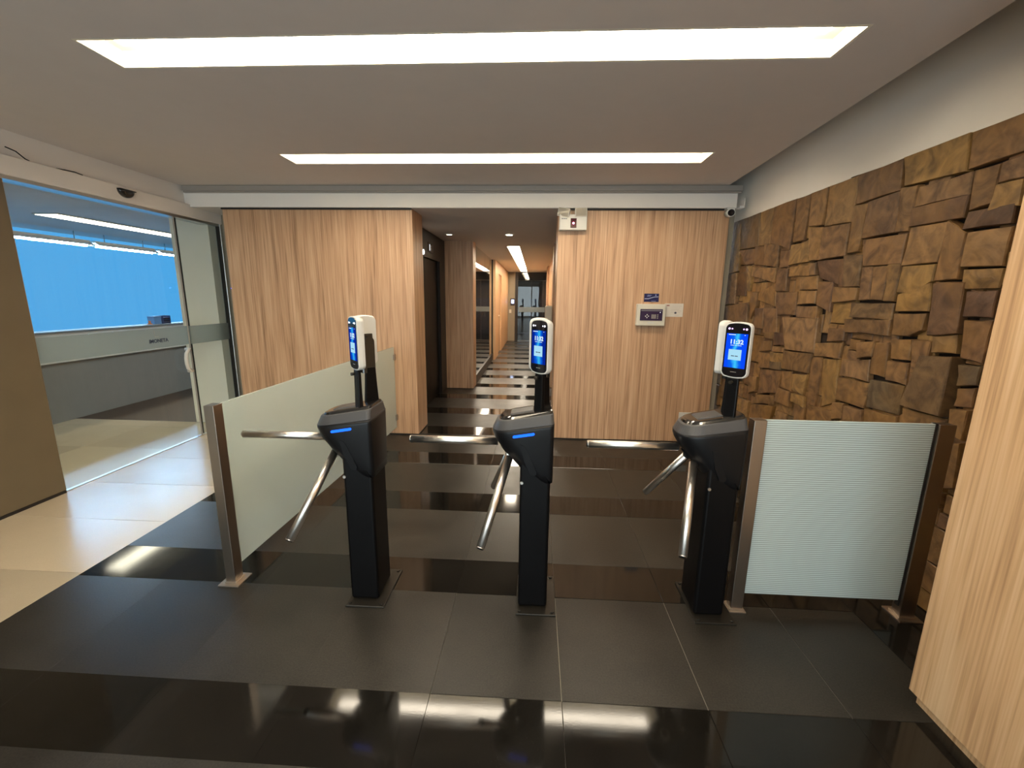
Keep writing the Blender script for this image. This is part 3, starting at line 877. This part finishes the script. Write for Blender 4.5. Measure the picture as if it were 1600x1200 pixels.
# sliding leaf and fixed leaf
d1 = thing('door_1', None, None); d1['kind'] = 'structure'
box(LX - 0.045, LX - 0.035, 2.87, 4.3, 0.012, 2.228).build('pane', 'glass', d1)
box(LX - 0.034, LX - 0.032, 2.88, 4.29, 0.985, 1.17).build('film_band', 'film', d1)
box(LX - 0.055, LX - 0.025, 2.865, 2.885, 0.01, 2.23).build('door_frame', 'alu', d1)
for y in (4.285,):
    box(LX - 0.047, LX - 0.033, y + 0.008, y + 0.013, 0.01, 2.23).build('edge_seal', 'dark_trim', d1)
pts = [(LX - 0.034, 4.2, 0.715), (LX + 0.01, 4.2, 0.715), (LX + 0.014, 4.18, 0.722), (LX + 0.016, 4.145, 0.75), (LX + 0.016, 4.135, 0.8), (LX + 0.016, 4.135, 0.85), (LX + 0.016, 4.145, 0.9), (LX + 0.014, 4.18, 0.928), (LX + 0.01, 4.2, 0.935), (LX - 0.034, 4.2, 0.935)]
MB().path(pts, 0.017, 12).build('door_handle', 'white_plastic', d1)
lettering('lettering', 'IMONETA', 0.048, 'ink', d1, (LX - 0.030, 3.90, 1.052), (math.pi / 2, 0, math.pi / 2), bold=0.0012)
logo = MB().box(LX - 0.031, LX - 0.030, 3.862, 3.866, 1.09, 1.15); logo.box(LX - 0.031, LX - 0.030, 3.862, 3.91, 1.09, 1.093)
logo.build('logo_mark', 'rail', d1)
w1 = thing('window_1', None, None); w1['kind'] = 'structure'
box(LX - 0.015, LX - 0.005, 4.24, 4.83, 0.012, 2.228).build('pane', 'glass', w1)
box(LX - 0.004, LX - 0.002, 4.25, 4.83, 0.985, 1.17).build('film_band', 'film', w1)
box(LX - 0.018, LX - 0.003, 4.237, 4.241, 0.01, 2.23).build('edge_seal', 'rail', w1)
jb = box(LX - 0.03, LX + 0.03, 4.825, 4.865, 0.0, 2.25).build('jamb', 'alu', w1, bevel=0.003)
box(LX - 0.02, LX + 0.02, 4.822, 4.825, 0.0, 2.25).build('jamb_seal', 'dark_trim', w1)
th = MB().box(LX - 0.05, LX - 0.02, 2.87, 4.83, 0.0, 0.004)
struct(th.build('trim_4', 'alu'))
t = thing('door_button', 'small exit button with a blue glowing light beside the oak panel edge', 'button', (-3.215, 4.55, 1.55))
box(-0.016, 0.0, -0.03, 0.03, -0.05, 0.05).build('plate', 'black', t, bevel=0.003)
MB().tube((-0.008, -0.03, 0.005), (-0.008, -0.037, 0.005), 0.008, seg=14).build('light', emitter('button_glow', (0.05, 0.12, 1.0), 8), t)

# hall beyond: white pier, parapet, ceiling, lit blue window
struct(box(-3.99, LX - 0.03, 4.72, 4.98, 0, 2.42).build('wall_hall_pier', 'white_paint'))
struct(box(-9.0, -1.6, 4.717, 12.0, -0.12, -0.002).build('floor_hall', plain('dark_brown_floor', srgb(70, 58, 48), 0.5, noise=0.1)))
struct(box(-9.0, LX - 0.14, -3.0, 12.0, 2.43, 2.55).build('ceiling_hall', 'ceiling'))
pp = struct(MB().box(-5.62, -5.5, 3.2, 12.0, 0.0, 0.72).build('wall_parapet', plain('parapet_grey', srgb(132, 128, 122), 0.8, noise=0.06, scale=10)))
box(-5.63, -5.47, 3.2, 12.0, 0.72, 1.03).build('upper_panel', plain('parapet_panel', srgb(206, 204, 200), 0.6), pp)
box(-5.66, -5.44, 3.2, 12.0, 1.03, 1.052).build('coping', plain('parapet_coping', srgb(120, 130, 138), 0.4), pp, bevel=0.004)
box(-5.47, -5.44, 3.2, 12.0, 0.695, 0.72).build('ledge', plain('parapet_ledge', srgb(200, 196, 186), 0.6), pp)
w3 = thing('window_3', None, None); w3['kind'] = 'structure'
for i in range(3):
    box(-7.75, -7.73, 3.0 + i * 3.0, 5.995 + i * 3.0, 0.0, 2.43).build('pane', emitter('blue_daylight_film', (0.085, 0.41, 0.85), 0.37), w3)
struct(box(-7.95, -7.8, 2.5, 12.2, 0, 2.5).build('wall_hall_back', 'grey_wall'))
struct(box(-7.8, -1.6, 12.0, 12.15, 0, 2.5).build('wall_hall_end', 'white_paint'))
tube_words = ['cool white fluorescent tube seen through the glass door, next to the olive wall', 'cool white fluorescent tube seen through the glass door, second of three', 'cool white fluorescent tube seen through the glass door, next to the white pier']
for (ya, yb), w in zip(((4.75, 6.85), (6.93, 8.05), (8.13, 9.6)), tube_words):
    t = thing('fluorescent_lamp', w, 'lamp', (-7.2, ya, 2.235), group='fluorescent tubes in the hall behind the glass')
    MB().tube((0, 0.03, 0), (0, yb - ya - 0.03, 0), 0.022, seg=12).build('tube', emitter('cool_tube', (0.33, 0.62, 1.0), 60.0), t)
    hb_ = MB().loft([[(-0.11, y, 0.005), (-0.04, y, 0.05), (-0.04, y, 0.075), (0.04, y, 0.075), (0.04, y, 0.05), (0.11, y, 0.005), (0.105, y, 0.0), (0.036, y, 0.042), (-0.036, y, 0.042), (-0.105, y, 0.0)] for y in (0.0, yb - ya)], sm=False)
    hb_.build('reflector', 'white_plastic', t)  # wide hood added to keep the tube light off the hall ceiling
    for y in (0.0, yb - ya - 0.03):
        box(-0.02, 0.02, y, y + 0.03, -0.02, 0.03).build('end_cap', 'white_plastic', t)
    for y in (0.2, yb - ya - 0.2):
        MB().tube((0, y, 0.075), (0, y, 0.194), 0.006, seg=8).build('hanger', 'alu', t)
t = thing('recessed_light', 'warm light trough in the hall ceiling seen through the glass door', 'ceiling light', (0, 0, 2.43))
box(-6.12, -5.8, 5.2, 9.0, -0.012, -0.0005).build('housing', 'trough', t)
box(-6.1, -5.82, 5.22, 8.98, -0.016, -0.012).build('diffuser', emitter('hall_trough_glow', WARM, 6.0), t)
# boxes on the parapet
t = thing('storage_box', 'pale blue box standing on the parapet behind the glass door', 'box', (-5.55, 6.06, 1.052))
box(-0.05, 0.05, -0.065, 0.06, 0, 0.11).build('body', plain('pale_blue_card', srgb(90, 140, 190), 0.6), t, bevel=0.003)
box(-0.052, 0.052, -0.067, 0.062, 0.088, 0.112).build('lid', plain('pale_blue_lid', srgb(80, 128, 178), 0.6), t, bevel=0.002)
t = thing('document_tray', 'dark blue desk organiser beside the pale blue box on the parapet', 'organiser', (-5.55, 6.215, 1.052))
m = MB(); m.box(-0.05, 0.05, -0.07, -0.06, 0, 0.115); m.box(-0.05, 0.05, 0.06, 0.07, 0, 0.115); m.box(-0.05, -0.042, -0.06, 0.06, 0, 0.115); m.box(-0.05, 0.05, -0.06, 0.06, 0, 0.008)
m.build('case', plain('navy_plastic', srgb(20, 60, 110), 0.5), t)
for i in range(3):
    box(-0.04, 0.045, -0.058, 0.058, 0.02 + i * 0.032, 0.026 + i * 0.032).build('shelf', plain('navy_shelf', srgb(28, 72, 126), 0.5), t)
t = thing('stamp_pad', 'tiny orange item beside the pale blue box on the parapet', 'desk item', (-5.52, 5.94, 1.052))
m = MB().loft([[(r * math.cos(2 * math.pi * i / 12), r * math.sin(2 * math.pi * i / 12), z) for i in range(12)] for r, z in ((0.03, 0), (0.03, 0.012), (0.014, 0.018), (0.012, 0.034), (0.018, 0.042), (0.01, 0.05))])
m.build('body', plain('orange_plastic', srgb(206, 120, 70), 0.5), t)

# ------------------------------------------------------------------ closing walls behind the camera
wf = MB().box(-9.0, -3.3, -3.12, -3.0, 0, 3.1); wf.box(1.2, RX + 0.15, -3.12, -3.0, 0, 3.1); wf.box(-3.3, 1.2, -3.12, -3.0, 2.3, 3.1); wf.box(-3.3, 1.2, -3.12, -3.0, 0, 0.1)
struct(wf.build('wall_front', 'white_paint'))
w5 = thing('window_4', None, None); w5['kind'] = 'structure'  # unseen glazed entrance, added so sky light lifts the ceiling and walls
for i in range(3):
    box(-3.3 + i * 1.5, -1.8 + i * 1.5, -3.066, -3.056, 0.1, 2.3).build('pane', 'glass', w5)
    box(-3.3 + i * 1.5, -3.24 + i * 1.5, -3.09, -3.03, 0.1, 2.3).build('mullion', 'alu', w5)
struct(box(-9.1, -9.0, -3.12, 12.2, 0, 2.6).build('wall_hall_side', 'white_paint'))
t = thing('recessed_light', 'warm light trough over the cream floor of the hall, hidden above the olive wall', 'ceiling light', (0, 0, 2.43))
box(-5.2, -4.9, -0.5, 2.6, -0.012, -0.0005).build('housing', 'trough', t)
box(-5.18, -4.92, -0.48, 2.58, -0.016, -0.012).build('diffuser', emitter('hall_front_glow', WARM, 7.0), t)  # out-of-view lamp added to brighten the hall and its pier
# oak clad pier beside the camera
pier = struct(box(1.462, RX - 0.01, -0.9, 1.462, 0.05, CZ).build('wall_entry_pier', 'wood_pale', bevel=0.002))
box(1.49, RX - 0.01, -0.9, 1.452, 0.0, 0.05).build('toe_kick', 'wood_pale', pier)

# ------------------------------------------------------------------ turnstiles
def plan(xl, xr, d, z, slope=0.0, k=24, back=0.02):
    """Closed plan outline: rounded nose towards -x, squared tail towards +x."""
    pts = []
    cx = xl + d * 1.05
    for i in range(k + 1):
        a = math.pi / 2 + math.pi * i / k
        ca, sa = math.cos(a), math.sin(a)
        px = cx + (cx - xl) * math.copysign(abs(ca) ** 0.8, ca)
        py = d * math.copysign(abs(sa) ** 0.75, sa)
        pts.append((px, py))
    for i in range(5):
        a = -math.pi / 2 + math.pi / 2 * i / 4
        pts.append((xr - back + back * math.cos(a), -d + back + back * math.sin(a)))
    for i in range(5):
        a = math.pi / 2 * i / 4
        pts.append((xr - back + back * math.cos(a), d - back + back * math.sin(a)))
    return [(x, y, z + slope * (x + 0.17)) for x, y in pts]

N_DEV = math.radians(48)      # displays are turned towards the lane
def terminal(parent, name, cx, cy, zc, facing, mat_screen, lit):
    """Wall-less access terminal: white shell, black glass front, lit display. Local -y is its front."""
    W, H, D = 0.112, 0.226, 0.02
    def outline(w, h, bow, k=8):
        p = []
        rr = 0.016
        for sx, sz, a0 in ((1, 1, 0), (-1, 1, 90), (-1, -1, 180), (1, -1, 270)):
            for i in range(k + 1):
                a = math.radians(a0 + 90 * i / k)
                x = sx * (w / 2 - rr) + rr * math.cos(a); z = sz * (h / 2 - rr) + rr * math.sin(a)
                p.append((x, z))
            nx = -sx if sz == sx else sx
        out = []
        for i, (x, z) in enumerate(p):                    # bowed top and bottom edges
            s = 1 - (2 * x / w) ** 2
            if abs(z) > h / 2 - rr - 1e-6: z += math.copysign(bow * max(0, s), z)
            out.append((x, z))
            x2, z2 = p[(i + 1) % len(p)]
            if abs(x2 - x) > 0.03:
                for t in (0.25, 0.5, 0.75):
                    xx = x + (x2 - x) * t; zz = z2 if False else p[i][1]
                    out.append((xx, zz + math.copysign(bow * (1 - (2 * xx / w) ** 2), zz)))
        return out
    sh = MB()
    sh.loft([[(x * 0.93, D, z * 0.96) for x, z in outline(W, H, 0.009)], [(x, D * 0.4, z) for x, z in outline(W, H, 0.009)],
             [(x, -D * 0.5, z) for x, z in outline(W, H, 0.009)], [(x * 0.97, -D * 0.62, z * 0.985) for x, z in outline(W, H, 0.009)]], sm=False)
    o = sh.build(name, 'white_plastic', parent)
    o.location = (cx, cy, zc); o.rotation_euler = (0, 0, facing)
    MB().loft([[(x, -D * 0.6, z) for x, z in outline(W - 0.009, H - 0.009, 0.008)], [(x, -D * 0.72, z) for x, z in outline(W - 0.011, H - 0.011, 0.008)]], sm=False).build('bezel', 'bezel', o)
    yf = -D * 0.72
    box(-0.044, 0.044, yf - 0.0008, yf, -0.076, 0.072).build('display', mat_screen, o)
    lettering('clock_text', '11:32', 0.026, 'clock', o, (0.0, yf - 0.0012, 0.036), (math.pi / 2, 0, 0), bold=0.0009, extrude=0.0002)
    m = MB(); yy = yf - 0.0012
    for x0, x1 in ((-0.024, -0.008), (-0.006, 0.004), (0.006, 0.022)): m.box(x0, x1, yy - 0.0002, yy, 0.0205, 0.0225)
    m.build('date_line', 'clock', o)
    box(-0.029, 0.025, yy, yf - 0.0008, -0.042, 0.004).build('message_card', 'card', o)
    m = MB()
    for x0, x1 in ((-0.017, -0.004), (-0.001, 0.012)): m.box(x0, x1, yy - 0.0004, yy, -0.026, -0.0225)
    m.build('message_text', 'ink', o)
    box(-0.036, -0.006, yy - 0.0002, yy, 0.0655, 0.0685).build('status_line', 'clock', o)
    box(0.03, 0.034, yy - 0.0002, yy, 0.0655, 0.068).build('status_icon', 'clock', o)
    for x, rad in ((-0.036, 0.0042), (-0.024, 0.0028), (0.024, 0.0028), (0.036, 0.0042)):
        MB().tube((x, yf, 0.092), (x, yf - 0.0012, 0.092), rad, seg=14).build('camera_eye', 'uv' if lit else 'white_dot', o)
    m = MB()
    for x0, x1 in ((-0.013, -0.005), (-0.004, 0.003), (0.004, 0.012)): m.box(x0, x1, yf - 0.0006, yf, -0.0955, -0.0925)
    m.build('maker_mark', 'steel', o)
    # rear details
    box(-0.03, 0.03, D, D + 0.006, -0.055, 0.035).build('rear_mount', 'gloss_black', o, bevel=0.006, seg=3)
    return o

def stalk(parent, cx, cy, facing, off_b=0.0, wb=0.08):
    """Tapered flat stalk; its face is turned like its display."""
    m = MB(); rings = []
    for z, w, d, off in ((0.955, wb, 0.026, 0.0), (0.98, wb - 0.002, 0.024, 0.0), (1.06, (wb + 0.05) / 2, 0.019, 0.0), (1.165, 0.05, 0.017, 0.0)):
        rings.append([(-w / 2, -d / 2 + off, z), (w / 2, -d / 2 + off, z), (w / 2, d / 2 + off, z), (-w / 2, d / 2 + off, z)])
    m.loft(rings, sm=False)
    o = m.build('stalk', 'black', parent, bevel=0.004)
    o.location = (cx, cy, 0); o.rotation_euler = (0, 0, facing)
    k = 12; rr = []
    for y in (-0.012, -0.006, 0.008):
        s = 0.9 if y == -0.012 else 1.0
        rr.append([(0.024 * s * math.cos(math.pi * i / k), y + off_b, 1.285 + 0.024 * s * math.sin(math.pi * i / k)) for i in range(k + 1)] + [(-0.024 * s, y + off_b, 1.15), (0.024 * s, y + off_b, 1.15)])
    MB().loft(rr, sm=False).build('bracket', 'gloss_black', o)
    MB().tube((0.0, -0.012, 1.148), (0.0, -0.03, 1.148), 0.0075, seg=12).build('thumb_screw', 'dark_plate', o)
    return o

ARMS = [(-1.0, 0, 0), (-0.25, -0.612, -0.75), (-0.25, 0.612, -0.75)]
def turnstile(x, y, label, lit, show_led):
    t = thing('turnstile', label, 'turnstile', (x, y, 0), group='black tripod turnstiles in a row')
    bp = box(-0.078, 0.115, -0.148, 0.15, 0, 0.009).build('base_plate', 'dark_plate', t, bevel=0.002)
    for bx in (-0.06, 0.098):
        for by in (-0.13, 0.132):
            MB().tube((bx, by, 0.009), (bx, by, 0.017), 0.009, seg=6).build('bolt', 'dark_plate', bp)
    col = box(-0.069, 0.072, -0.097, 0.09, 0.009, 0.945).build('column', 'black', t, bevel=0.014, seg=3)
    MB().tube((-0.06, -0.098, 0.66), (-0.06, -0.104, 0.66), 0.007, seg=12).build('lock', 'steel', col)
    # moulded head
    prof = [(0.66, -0.03, 0.098, 0.0), (0.70, -0.062, 0.104, 0.0), (0.74, -0.098, 0.107, 0.0), (0.79, -0.142, 0.11, 0.02), (0.84, -0.18, 0.112, 0.06), (0.872, -0.197, 0.113, 0.1), (0.892, -0.203, 0.113, 0.14), (0.906, -0.203, 0.112, 0.16)]
    hm = MB().loft([plan(xl, 0.082, d, z, s) for z, xl, d, s in prof], sm=True)
    hd_ = hm.build('head', 'head', t)
    rim = MB().loft([plan(-0.2015, 0.081, 0.1115, 0.907, 0.16), plan(-0.199, 0.08, 0.109, 0.913, 0.165), plan(-0.184, 0.078, 0.094, 0.944, 0.18), plan(-0.178, 0.076, 0.09, 0.947, 0.18)], sm=False)
    rim.build('rim', 'rim', t)
    cap = MB().loft([plan(-0.172, 0.074, 0.085, 0.947, 0.18), plan(-0.166, 0.074, 0.079, 0.956, 0.185), plan(-0.155, 0.07, 0.07, 0.959, 0.19)], sm=False)
    cp = cap.build('top_cover', 'gloss_black', t)
    # raised card window on the cover
    n = MB(); zz = lambda xx: 0.959 + 0.19 * (xx + 0.17)
    n.loft([[(xx, yy, zz(xx)) for xx, yy in ((-0.12, -0.045), (-0.01, -0.045), (-0.01, 0.045), (-0.12, 0.045))], [(xx, yy, zz(xx) + 0.005) for xx, yy in ((-0.115, -0.04), (-0.015, -0.04), (-0.015, 0.04), (-0.115, 0.04))]], sm=False)
    n.build('reader_window', 'rim', cp)
    # raised sliver-shaped fairing on the front and back of the head
    for s in (-1, 1):
        q = [(-0.07, 0.85), (-0.05, 0.842), (-0.032, 0.815), (-0.012, 0.765), (0.008, 0.715), (0.006, 0.703), (-0.006, 0.698), (-0.022, 0.702), (-0.052, 0.77)]
        yb_ = lambda zz: s * (0.1035 + 0.009 * min(1.0, max(0.0, (zz - 0.69) / 0.16)))
        m = MB().loft([[(a_, yb_(b_) - s * 0.015, b_) for a_, b_ in q], [(a_ * 0.97 - 0.001, yb_(b_) + s * (0.0012 + 0.0022 * (0.86 - b_) / 0.16), b_ * 0.99 + 0.0078) for a_, b_ in q]], sm=False)
        m.build('fairing', 'head', hd_)
    if show_led:
        m = MB(); k = 8; r_ = 0.0062
        def cap_ring(yv):
            p = []
            for cxx, a0 in ((-0.012, -90), (-0.098, 90)):
                for i in range(k + 1):
                    a = math.radians(a0 + 180 * i / k)
                    xx = cxx + r_ * math.cos(a)
                    p.append((xx, yv, 0.885 + 0.17 * (xx + 0.1) + r_ * math.sin(a)))
            return p
        m.loft([cap_ring(-0.105), cap_ring(-0.1145)], sm=False)
        m.build('status_light', 'led', t)
    hub = Vector((-0.102, 0.0, 0.824)); ax = Vector((-0.7071, 0, -0.7071))
    hb = MB(); hb.tube(hub - ax * 0.02, hub + ax * 0.03, 0.075, 0.07, seg=32); hb.tube(hub + ax * 0.03, hub + ax * 0.055, 0.045, 0.036, seg=28)
    hb.build('hub', 'head', t)
    for v in ARMS:
        v = Vector(v)
        a = MB().tube((0, 0, -0.42), (0, 0, 0.0), 0.0185, seg=24)
        a.tube((0, 0, 0.0), (0, 0, 0.004), 0.0185, 0.0155, seg=24)
        ao = a.build('arm', 'steel', t)
        ao.location = hub + v * 0.498
        ao.rotation_euler = v.to_track_quat('Z', 'Y').to_euler()
        ec = MB().tube((0, 0, 0.003), (0, 0, 0.007), 0.0155, 0.013, seg=20).build('end_plug', 'black', ao)
    stalk(t, 0.012, -0.052, -N_DEV, 0.03, 0.052)
    stalk(t, 0.036, 0.042, math.pi + N_DEV, 0.0, 0.07)
    terminal(t, 'terminal', 0.014, -0.052, 1.287, -N_DEV, 'screen' if lit else 'screen_dim', lit)
    terminal(t, 'terminal', 0.006, 0.066, 1.287, math.pi + N_DEV, 'screen_dim', False)
    return t
turnstile(-0.819, 1.955, 'black tripod turnstile nearest the clear frosted side screen, its display seen almost edge on', False, True)
turnstile(0.017, 1.955, 'black tripod turnstile in the middle of the three, in front of the corridor', False, True)
turnstile(0.865, 1.955, 'black tripod turnstile beside the lined glass panel, violet lights on its display', True, False)

# ------------------------------------------------------------------ glass barriers
def post(name_parent, x, y, z, w=0.06, d=0.06, mat='bronze', plate=(0.055, 0.058)):
    p = box(-w / 2, w / 2, -d / 2, d / 2, 0.006, z).build('post', mat, name_parent, bevel=0.002)
    p.location = (x, y, 0)
    b_ = box(-plate[0], plate[0], -plate[1], plate[1], 0.0, 0.007).build('base_plate', 'plate', p, bevel=0.001)
    c_ = box(-w / 2 - 0.006, w / 2 + 0.006, -d / 2 - 0.006, d / 2 + 0.006, 0.007, 0.016).build('collar', 'plate', p, bevel=0.001)
    return p
t = thing('glass_barrier', 'long frosted glass side screen running back from a bronze post to the oak wall', 'barrier')
post(t, -1.565, 1.962, 0.968, 0.05, 0.062)
g = MB(); xa, ya, xb, yb, tk = -1.55, 1.995, -1.487, 4.455, 0.006
g.loft([[(xa - tk, ya, z) , (xa + tk, ya, z), (xb + tk, yb, z), (xb - tk, yb, z)] for z in (0.088, 0.968)], sm=False)
g.build('pane', 'barrier', t)
for z in (0.2, 0.86):
    box(xb - 0.02, xb + 0.02, yb - 0.03, BY, z - 0.03, z + 0.03).build('clamp', 'bronze', t, bevel=0.003)
t = thing('glass_barrier', 'frosted glass panel with fine horizontal lines between two bronze posts', 'barrier')
post(t, 1.022, 1.932, 0.973, 0.056, 0.05, plate=(0.04, 0.04))
post(t, 1.825, 1.935, 0.973, 0.07, 0.05, plate=(0.055, 0.055))
box(1.05, 1.79, 1.926, 1.938, 0.088, 0.972).build('pane', 'barrier_lines', t)
box(1.783, 1.795, 1.922, 1.942, 0.06, 0.974).build('channel', 'dark_trim', t)

# ------------------------------------------------------------------ things on the oak wall
t = thing('emergency_light', 'white twin-lamp emergency light unit with a red glowing indicator', 'emergency light', (0.352, BY, 2.145))
box(-0.135, 0.13, -0.075, 0, 0.0, 0.145).build('body', 'white_plastic', t, bevel=0.006)
wd = MB().loft([[(x, -0.075, z) for x, z in ((-0.028, 0.02), (0.03, 0.02), (0.03, 0.108), (-0.028, 0.108))], [(x, -0.081, z) for x, z in ((-0.026, 0.022), (0.028, 0.022), (0.028, 0.106), (-0.026, 0.106))]], sm=False).build('indicator_window', plain('dark_red_lens', srgb(70, 8, 24), 0.1), t)
MB().tube((0.0, -0.081, 0.062), (0.0, -0.084, 0.062), 0.0085, seg=14).build('indicator_light', emitter('red_glow', (1.0, 0.18, 0.42), 9), wd)
m = MB()
for x0, x1 in ((-0.115, -0.098), (-0.095, -0.08), (-0.077, -0.062)): m.box(x0, x1, -0.0758, -0.075, 0.1, 0.106)
m.build('maker_mark', 'ink', t)
for x, a in ((-0.075, 0.2), (0.065, -0.04)):
    lp = MB().loft([[(sx * 0.054, -0.02, sz * 0.036) for sx, sz in ((-1, -1), (1, -1), (1, 1), (-1, 1))], [(sx * 0.058, -0.075, sz * 0.042) for sx, sz in ((-1, -1), (1, -1), (1, 1), (-1, 1))]], sm=False)
    lo = lp.build('lamp_head', plain('lamp_housing_grey', srgb(214, 208, 198), 0.3), t, bevel=0.004)
    lo.location = (x, -0.01, 0.166); lo.rotation_euler = (0.05, a, -a * 1.6)
    box(-0.05, 0.05, -0.078, -0.074, -0.035, 0.035).build('lens', clear_glass('lamp_lens', (0.7, 0.68, 0.64, 1)), lo)
    for i in range(5):
        box(-0.045 + i * 0.02, -0.043 + i * 0.02, -0.0735, -0.072, -0.034, 0.034).build('reflector_rib', 'steel', lo)
t = thing('alarm_panel', 'cream alarm panel with a dark keypad window on the oak wall', 'alarm panel', (1.16, BY, 1.343))
box(-0.142, 0.142, -0.055, 0, -0.108, 0.108).build('body', 'cream_plastic', t, bevel=0.008, seg=3)
kp = box(-0.108, 0.112, -0.0585, -0.055, -0.055, 0.058).build('keypad_window', plain('plum_membrane', srgb(54, 38, 66), 0.25), t)
for dx, dz in ((0, 0.014), (0, -0.014), (-0.014, 0), (0.014, 0)):
    MB().tube((-0.04 + dx, -0.0585, -0.012 + dz), (-0.04 + dx, -0.0605, -0.012 + dz), 0.0062, seg=12).build('button', 'white_plastic', kp)
for i in range(5):
    box(0.004 + i * 0.0095, 0.0105 + i * 0.0095, -0.0605, -0.0585, -0.036, 0.006).build('button', M['rail'], kp)
for i in range(3):
    box(0.06, 0.07, -0.0605, -0.0585, -0.036 + i * 0.016, -0.026 + i * 0.016).build('button', M['rail'], kp)
box(-0.1, 0.104, -0.0600, -0.0585, 0.038, 0.05).build('display_strip', plain('display_grey', srgb(110, 104, 112), 0.3), kp)
MB().tube((0.088, -0.0585, 0.026), (0.088, -0.0605, 0.026), 0.004, seg=10).build('status_lamp', 'white_dot', kp)
box(-0.03, 0.03, -0.0565, -0.055, -0.082, -0.07).build('name_plate', 'white_plastic', t)
t = thing('security_sticker', 'dark blue sticker with a pale wave above the alarm panel', 'sticker', (1.165, BY, 1.511))
box(-0.073, 0.073, -0.004, 0, -0.04, 0.042).build('card', plain('navy_print', srgb(28, 26, 74), 0.35), t, bevel=0.001)
m = MB(); pts = [(-0.068, -0.012), (-0.03, -0.012), (0.0, -0.002), (0.03, 0.006), (0.068, 0.008)]
for (a, b_), (c_, d_) in zip(pts, pts[1:]):
    m.quad([(a, -0.0046, b_), (c_, -0.0046, d_), (c_, -0.0046, d_ + 0.006), (a, -0.0046, b_ + 0.006)])
m.build('wave_stripe', plain('pale_blue_print', srgb(176, 180, 206), 0.4), t)
m = MB()
sp = plain('sticker_print', srgb(150, 160, 200), 0.4)
for x0, x1, z, h_ in ((-0.04, 0.0, 0.024, 0.004), (-0.045, -0.01, 0.014, 0.004), (0.0, 0.045, -0.034, 0.004), (0.036, 0.046, 0.02, 0.014)):
    box(x0, x1, -0.0046, -0.004, z, z + h_).build('print', sp, t)
t = thing('notice_paper', 'small white paper notice taped beside the alarm panel', 'paper', (1.398, BY, 1.392))
box(-0.096, 0.09, -0.0025, -0.0005, -0.066, 0.066).build('sheet', plain('paper_white', srgb(214, 204, 190), 0.8), t)
m = MB()
for i in range(5): m.box(-0.03, 0.075 - 0.012 * (i % 3), -0.003, -0.0025, 0.04 - i * 0.016, 0.0415 - i * 0.016)
m.box(0.01, 0.05, -0.003, -0.0025, -0.052, -0.0505)
m.build('print_lines', plain('grey_print', srgb(160, 154, 148), 0.8), t)
m = MB(); m.box(-0.075, -0.048, -0.003, -0.0025, 0.04, 0.052); m.build('stamp', plain('red_print', srgb(150, 100, 96), 0.8), t)
m = MB().loft([[(0.016 + 0.012 * math.cos(a), y, -0.026 + 0.01 * math.sin(a)) for a in [2 * math.pi * i / 10 for i in range(10)]] for y in (-0.003, -0.0025)])
m.build('seal', 'ink', t)
t = thing('power_outlet', 'small white power outlet low on the oak wall', 'outlet', (1.605, BY, 0.292))
box(-0.066, 0.066, -0.008, 0, -0.04, 0.042).build('plate', 'white_plastic', t, bevel=0.003)
for dx in (-0.009, 0.009): MB().tube((dx, -0.008, 0.002), (dx, -0.0086, 0.002), 0.0035, seg=10).build('socket_hole', 'black', t)
MB().tube((0, -0.008, -0.007), (0, -0.0086, -0.007), 0.0035, seg=10).build('socket_hole', 'black', t)
t = thing('security_camera', 'white bullet security camera under the beam end beside the stone wall', 'camera', (1.815, 4.415, 2.34))
cb = MB().tube((0.012, 0.05, -0.028), (-0.004, -0.06, -0.04), 0.036, seg=24)
cb.build('body', 'white_plastic', t)
MB().tube((-0.004, -0.06, -0.04), (-0.0045, -0.063, -0.0403), 0.03, seg=24).build('lens', 'bezel', t)
box(-0.03, 0.045, -0.02, 0.05, -0.004, 0.016).build('mount', 'white_plastic', t, bevel=0.004)
